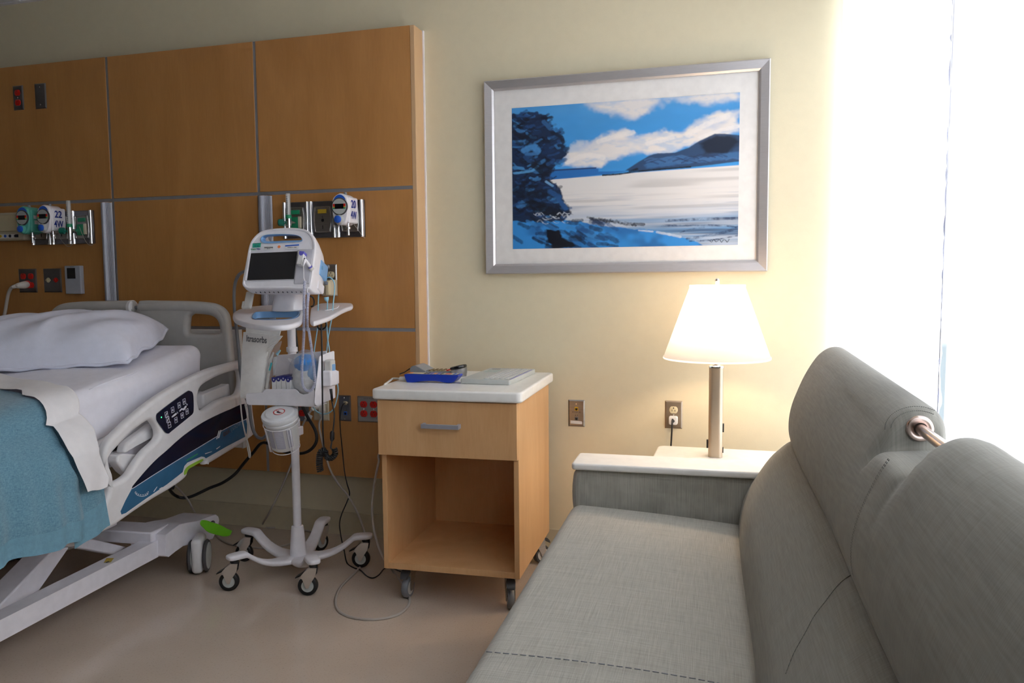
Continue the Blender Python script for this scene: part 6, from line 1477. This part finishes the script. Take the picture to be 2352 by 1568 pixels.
# oxygen sensor leads (aqua)
z4p=lambda p,y: (*z4(p),y); z5p=lambda p,y: (*z5(p),y)
o,P=cord('sensor_lead','pale aqua sensor lead curving out from behind the monitor','cord',[z4p((1290,772),2.86),z4p((1330,765),2.86),z4p((1370,800),2.86),z4p((1392,860),2.86),z4p((1390,960),2.86),z4p((1375,1090),2.86),z4p((1362,1250),2.84),z4p((1330,1420),2.84),z4p((1305,1568),2.84),z5p((1005,278),2.83),z5p((990,500),2.83),z5p((1080,500),2.82),z5p((1104,580),2.82),z5p((1118,680),2.82),z5p((1100,790),2.82),z5p((1068,870),2.82),z5p((1020,908),2.82),z5p((960,916),2.82),z5p((900,888),2.82),z5p((866,842),2.82)],.0026,'cable_b')
o,P=cord('sensor_lead','pale aqua sensor lead hanging straight down behind the white side shelf','cord',[z4p((1290,1030),2.86),z4p((1300,1080),2.86),z4p((1295,1200),2.85),z4p((1288,1300),2.84),z4p((1295,1450),2.84),z5p((1015,180),2.83),z5p((1030,285),2.83),z5p((1030,420),2.83)],.0026,'cable_b')
MB().tube([at(*z4(p),y=2.86) for p in ((1285,1020),(1290,1050),(1300,1080))],[.010,.009,.003],12).obj('connector','cable_b',o,sharp=30)
o,P=cord('sensor_lead','pale aqua sensor lead nearest the pole, running behind the basket','cord',[z4p((1188,930),2.85),z4p((1185,1000),2.85),z4p((1182,1090),2.85),z4p((1178,1250),2.84),z4p((1170,1420),2.84),z4p((1150,1568),2.84),z5p((880,278),2.83),z5p((872,400),2.83)],.0026,'cable_b')
# thermometer coil
tc_=thing('thermometer_cord','long lilac-white coiled thermometer cord looping down over the basket','cord',tuple(at(*z4((1000,600)),y=2.62)))
P=[FMo@(hp_+Vector((-.002,-.030,.004)))]+pp3([z4p((994,700),2.60),z4p((996,770),2.595),z4p((1008,810),2.59)]); MB().tube(catmull(P,6),.0017,8).obj('cable','white',tc_,sharp=0)
helix(pp3([z4p((1008,808),2.59),z4p((1004,900),2.585),z4p((1000,1050),2.58),z4p((998,1250),2.575),z4p((996,1450),2.575),z5p((778,60),2.575),z5p((768,250),2.575),z5p((756,450),2.575),z5p((758,590),2.575),z5p((780,660),2.575),z5p((820,688),2.575),z5p((860,668),2.575),z5p((884,600),2.575),z5p((878,480),2.575),z5p((850,250),2.575),z5p((820,60),2.575),z4p((1045,1450),2.575),z4p((1040,1250),2.575),z4p((1045,1100),2.58),z4p((1055,970),2.60)]),.0044,.0042,.0014,'cable_l','coil',tc_,5,9)
MB().tube(catmull(pp3([z4p((1055,970),2.60),z4p((1040,950),2.605),z4p((1048,905),2.615),z4p((1062,900),2.63)]),5),.0019,8).obj('cable','white',tc_,sharp=0)
# blood pressure hose
o,P=cord('pressure_hose','grey pressure hose arching out left of the monitor and down','hose',[z4p((230,690),2.84),z4p((170,725),2.86),z4p((125,800),2.87),z4p((102,920),2.88),z4p((100,1080),2.88),z4p((110,1250),2.88),z4p((130,1430),2.88),z5p((100,60),2.88),z5p((125,280),2.88),z5p((140,480),2.88),z5p((180,700),2.88),z5p((228,840),2.88),z5p((245,980),2.87),z5p((270,1080),2.86),z5p((310,1145),2.86),z5p((360,1160),2.84),z5p((400,1130),2.82)],.0068,'hose')
o,P=cord('thin_cord','thin white doubled cord dangling off the basket\'s left corner','cord',[z5p((140,758),2.64),z5p((146,860),2.63),z5p((160,980),2.62),z5p((190,1120),2.62),z5p((225,1240),2.62),z5p((240,1330),2.62),z5p((232,1352),2.62),z5p((224,1320),2.62),z5p((205,1200),2.62),z5p((214,1060),2.62),z5p((208,930),2.63),z5p((186,820),2.64)],.0028,'cable_w')
o,P=cord('monitor_cable','short black monitor cable looping above the side shelf','cord',[z4p((1060,1000),2.80),z4p((1110,1025),2.78),z4p((1128,1080),2.76),z4p((1118,1130),2.74),z4p((1090,1142),2.74)],.0032,'black')
o,P=cord('monitor_cable','black cable running down right beside the stand\'s pole','cord',[z4p((880,1385),2.83),z5p((690,60),2.84),z5p((702,160),2.84),z5p((714,300),2.84),z5p((715,420),2.84)],.0038,'black')
# adapter behind the monitor
o=thing('wall_adapter','cream wall adapter plugged in behind the monitor\'s right edge','adapter',tuple(at(757,670,y=3.14)))
a_=at(*z4((1325,795)),y=3.13); b_=at(*z4((1372,1003)),y=3.13); c_=at(*z4((1255,900)),y=3.13)
MB().rbox(c_.x,b_.x,3.11,DF-.009,b_.z,a_.z,.006,seg=2).obj('housing','ivory',o)
MB().rbox(at(*z4((1320,900)),y=3.13).x,b_.x,3.095,3.112,b_.z+.004,a_.z-.004,.004,seg=1).obj('cover','cream',o)
# white board behind the headboard
o=thing('transfer_board','white board standing between the headboard and the maple wall','board',tuple(at(500,1000,y=3.12)))
a_=at(436,763,y=3.12); b_=at(552,757,y=3.12); MB().box(a_.x-.05,b_.x,3.115,3.130,.42,b_.z).obj('board_panel','paper',o,bevel=.004)
MB().box(b_.x-.006,b_.x+.001,3.108,3.132,.42,b_.z+.001).obj('board_edge','offw',o,bevel=.002)
# tag strings on the gauges and flowmeter
for nm_,lb,L in (('tag_string','thin string hanging from the gauge marked 22 4W',[(133,530,3.10),(137,545,3.12),(148,560,3.14),(158,566,3.15),(168,560,3.16)]),('tag_string','thin string hanging right of the left flowmeter',[(182,520,3.10),(190,540,3.12),(198,556,3.14),(207,563,3.15),(216,560,3.16)]),('tag_string','thin pale string from the gauge marked 20 4W to its plate edge',[(806,507,3.10),(818,522,3.12),(830,538,3.15),(838,547,3.17)])):
    o,P=cord(nm_,lb,'string',L,.0009,'cable_w')
# telephone and remote cords on the nightstand
cord('remote_cord','pale cord running off the back left edge of the white nightstand top','cord',[e0,at(903,869,z=TZ+.005),at(897,873,z=TZ+.005),at(889,879,z=TZ+.004),Vector((at(882,884,z=TZ).x,at(882,884,z=TZ).y,TZ-.004)),Vector((at(878,886,z=TZ).x-.012,at(882,884,z=TZ).y+.01,TZ-.05)),Vector((at(878,886,z=TZ).x-.012,at(882,884,z=TZ).y+.05,TZ-.25))],.004,'offw')
# lamp cord and plug
LPf=FLP
lc=MB().tube(catmull(pp3([(1545,962,D-.036),(1544,972,D-.045),(1543,990,D-.045),(1542,1010,D-.045),(1541,1030,D-.045),(1541,1070,D-.045)])+[Vector((-.26,D-.05,.12)),Vector((-.15,D-.10,.05)),Vector((-.10,3.07,.30)),Vector((-.09,3.06,.56)),Vector((LX,LY+.03,.560))],6),.0034,8).obj('cord','black',lamp,sharp=0)
MB().shape(rrect(-.0175,.0175,-.038,-.003,.007),[],.022,.003,FLP@Matrix.Translation((0,0,.018)),res=3).obj('plug','paper',lamp,sharp=50)
MB(FLP).tube([(0,-.022,.028),(0,-.022,.034),(0,-.024,.038)],[.007,.006,.0036],12).obj('strain_relief','black',lamp,sharp=0)
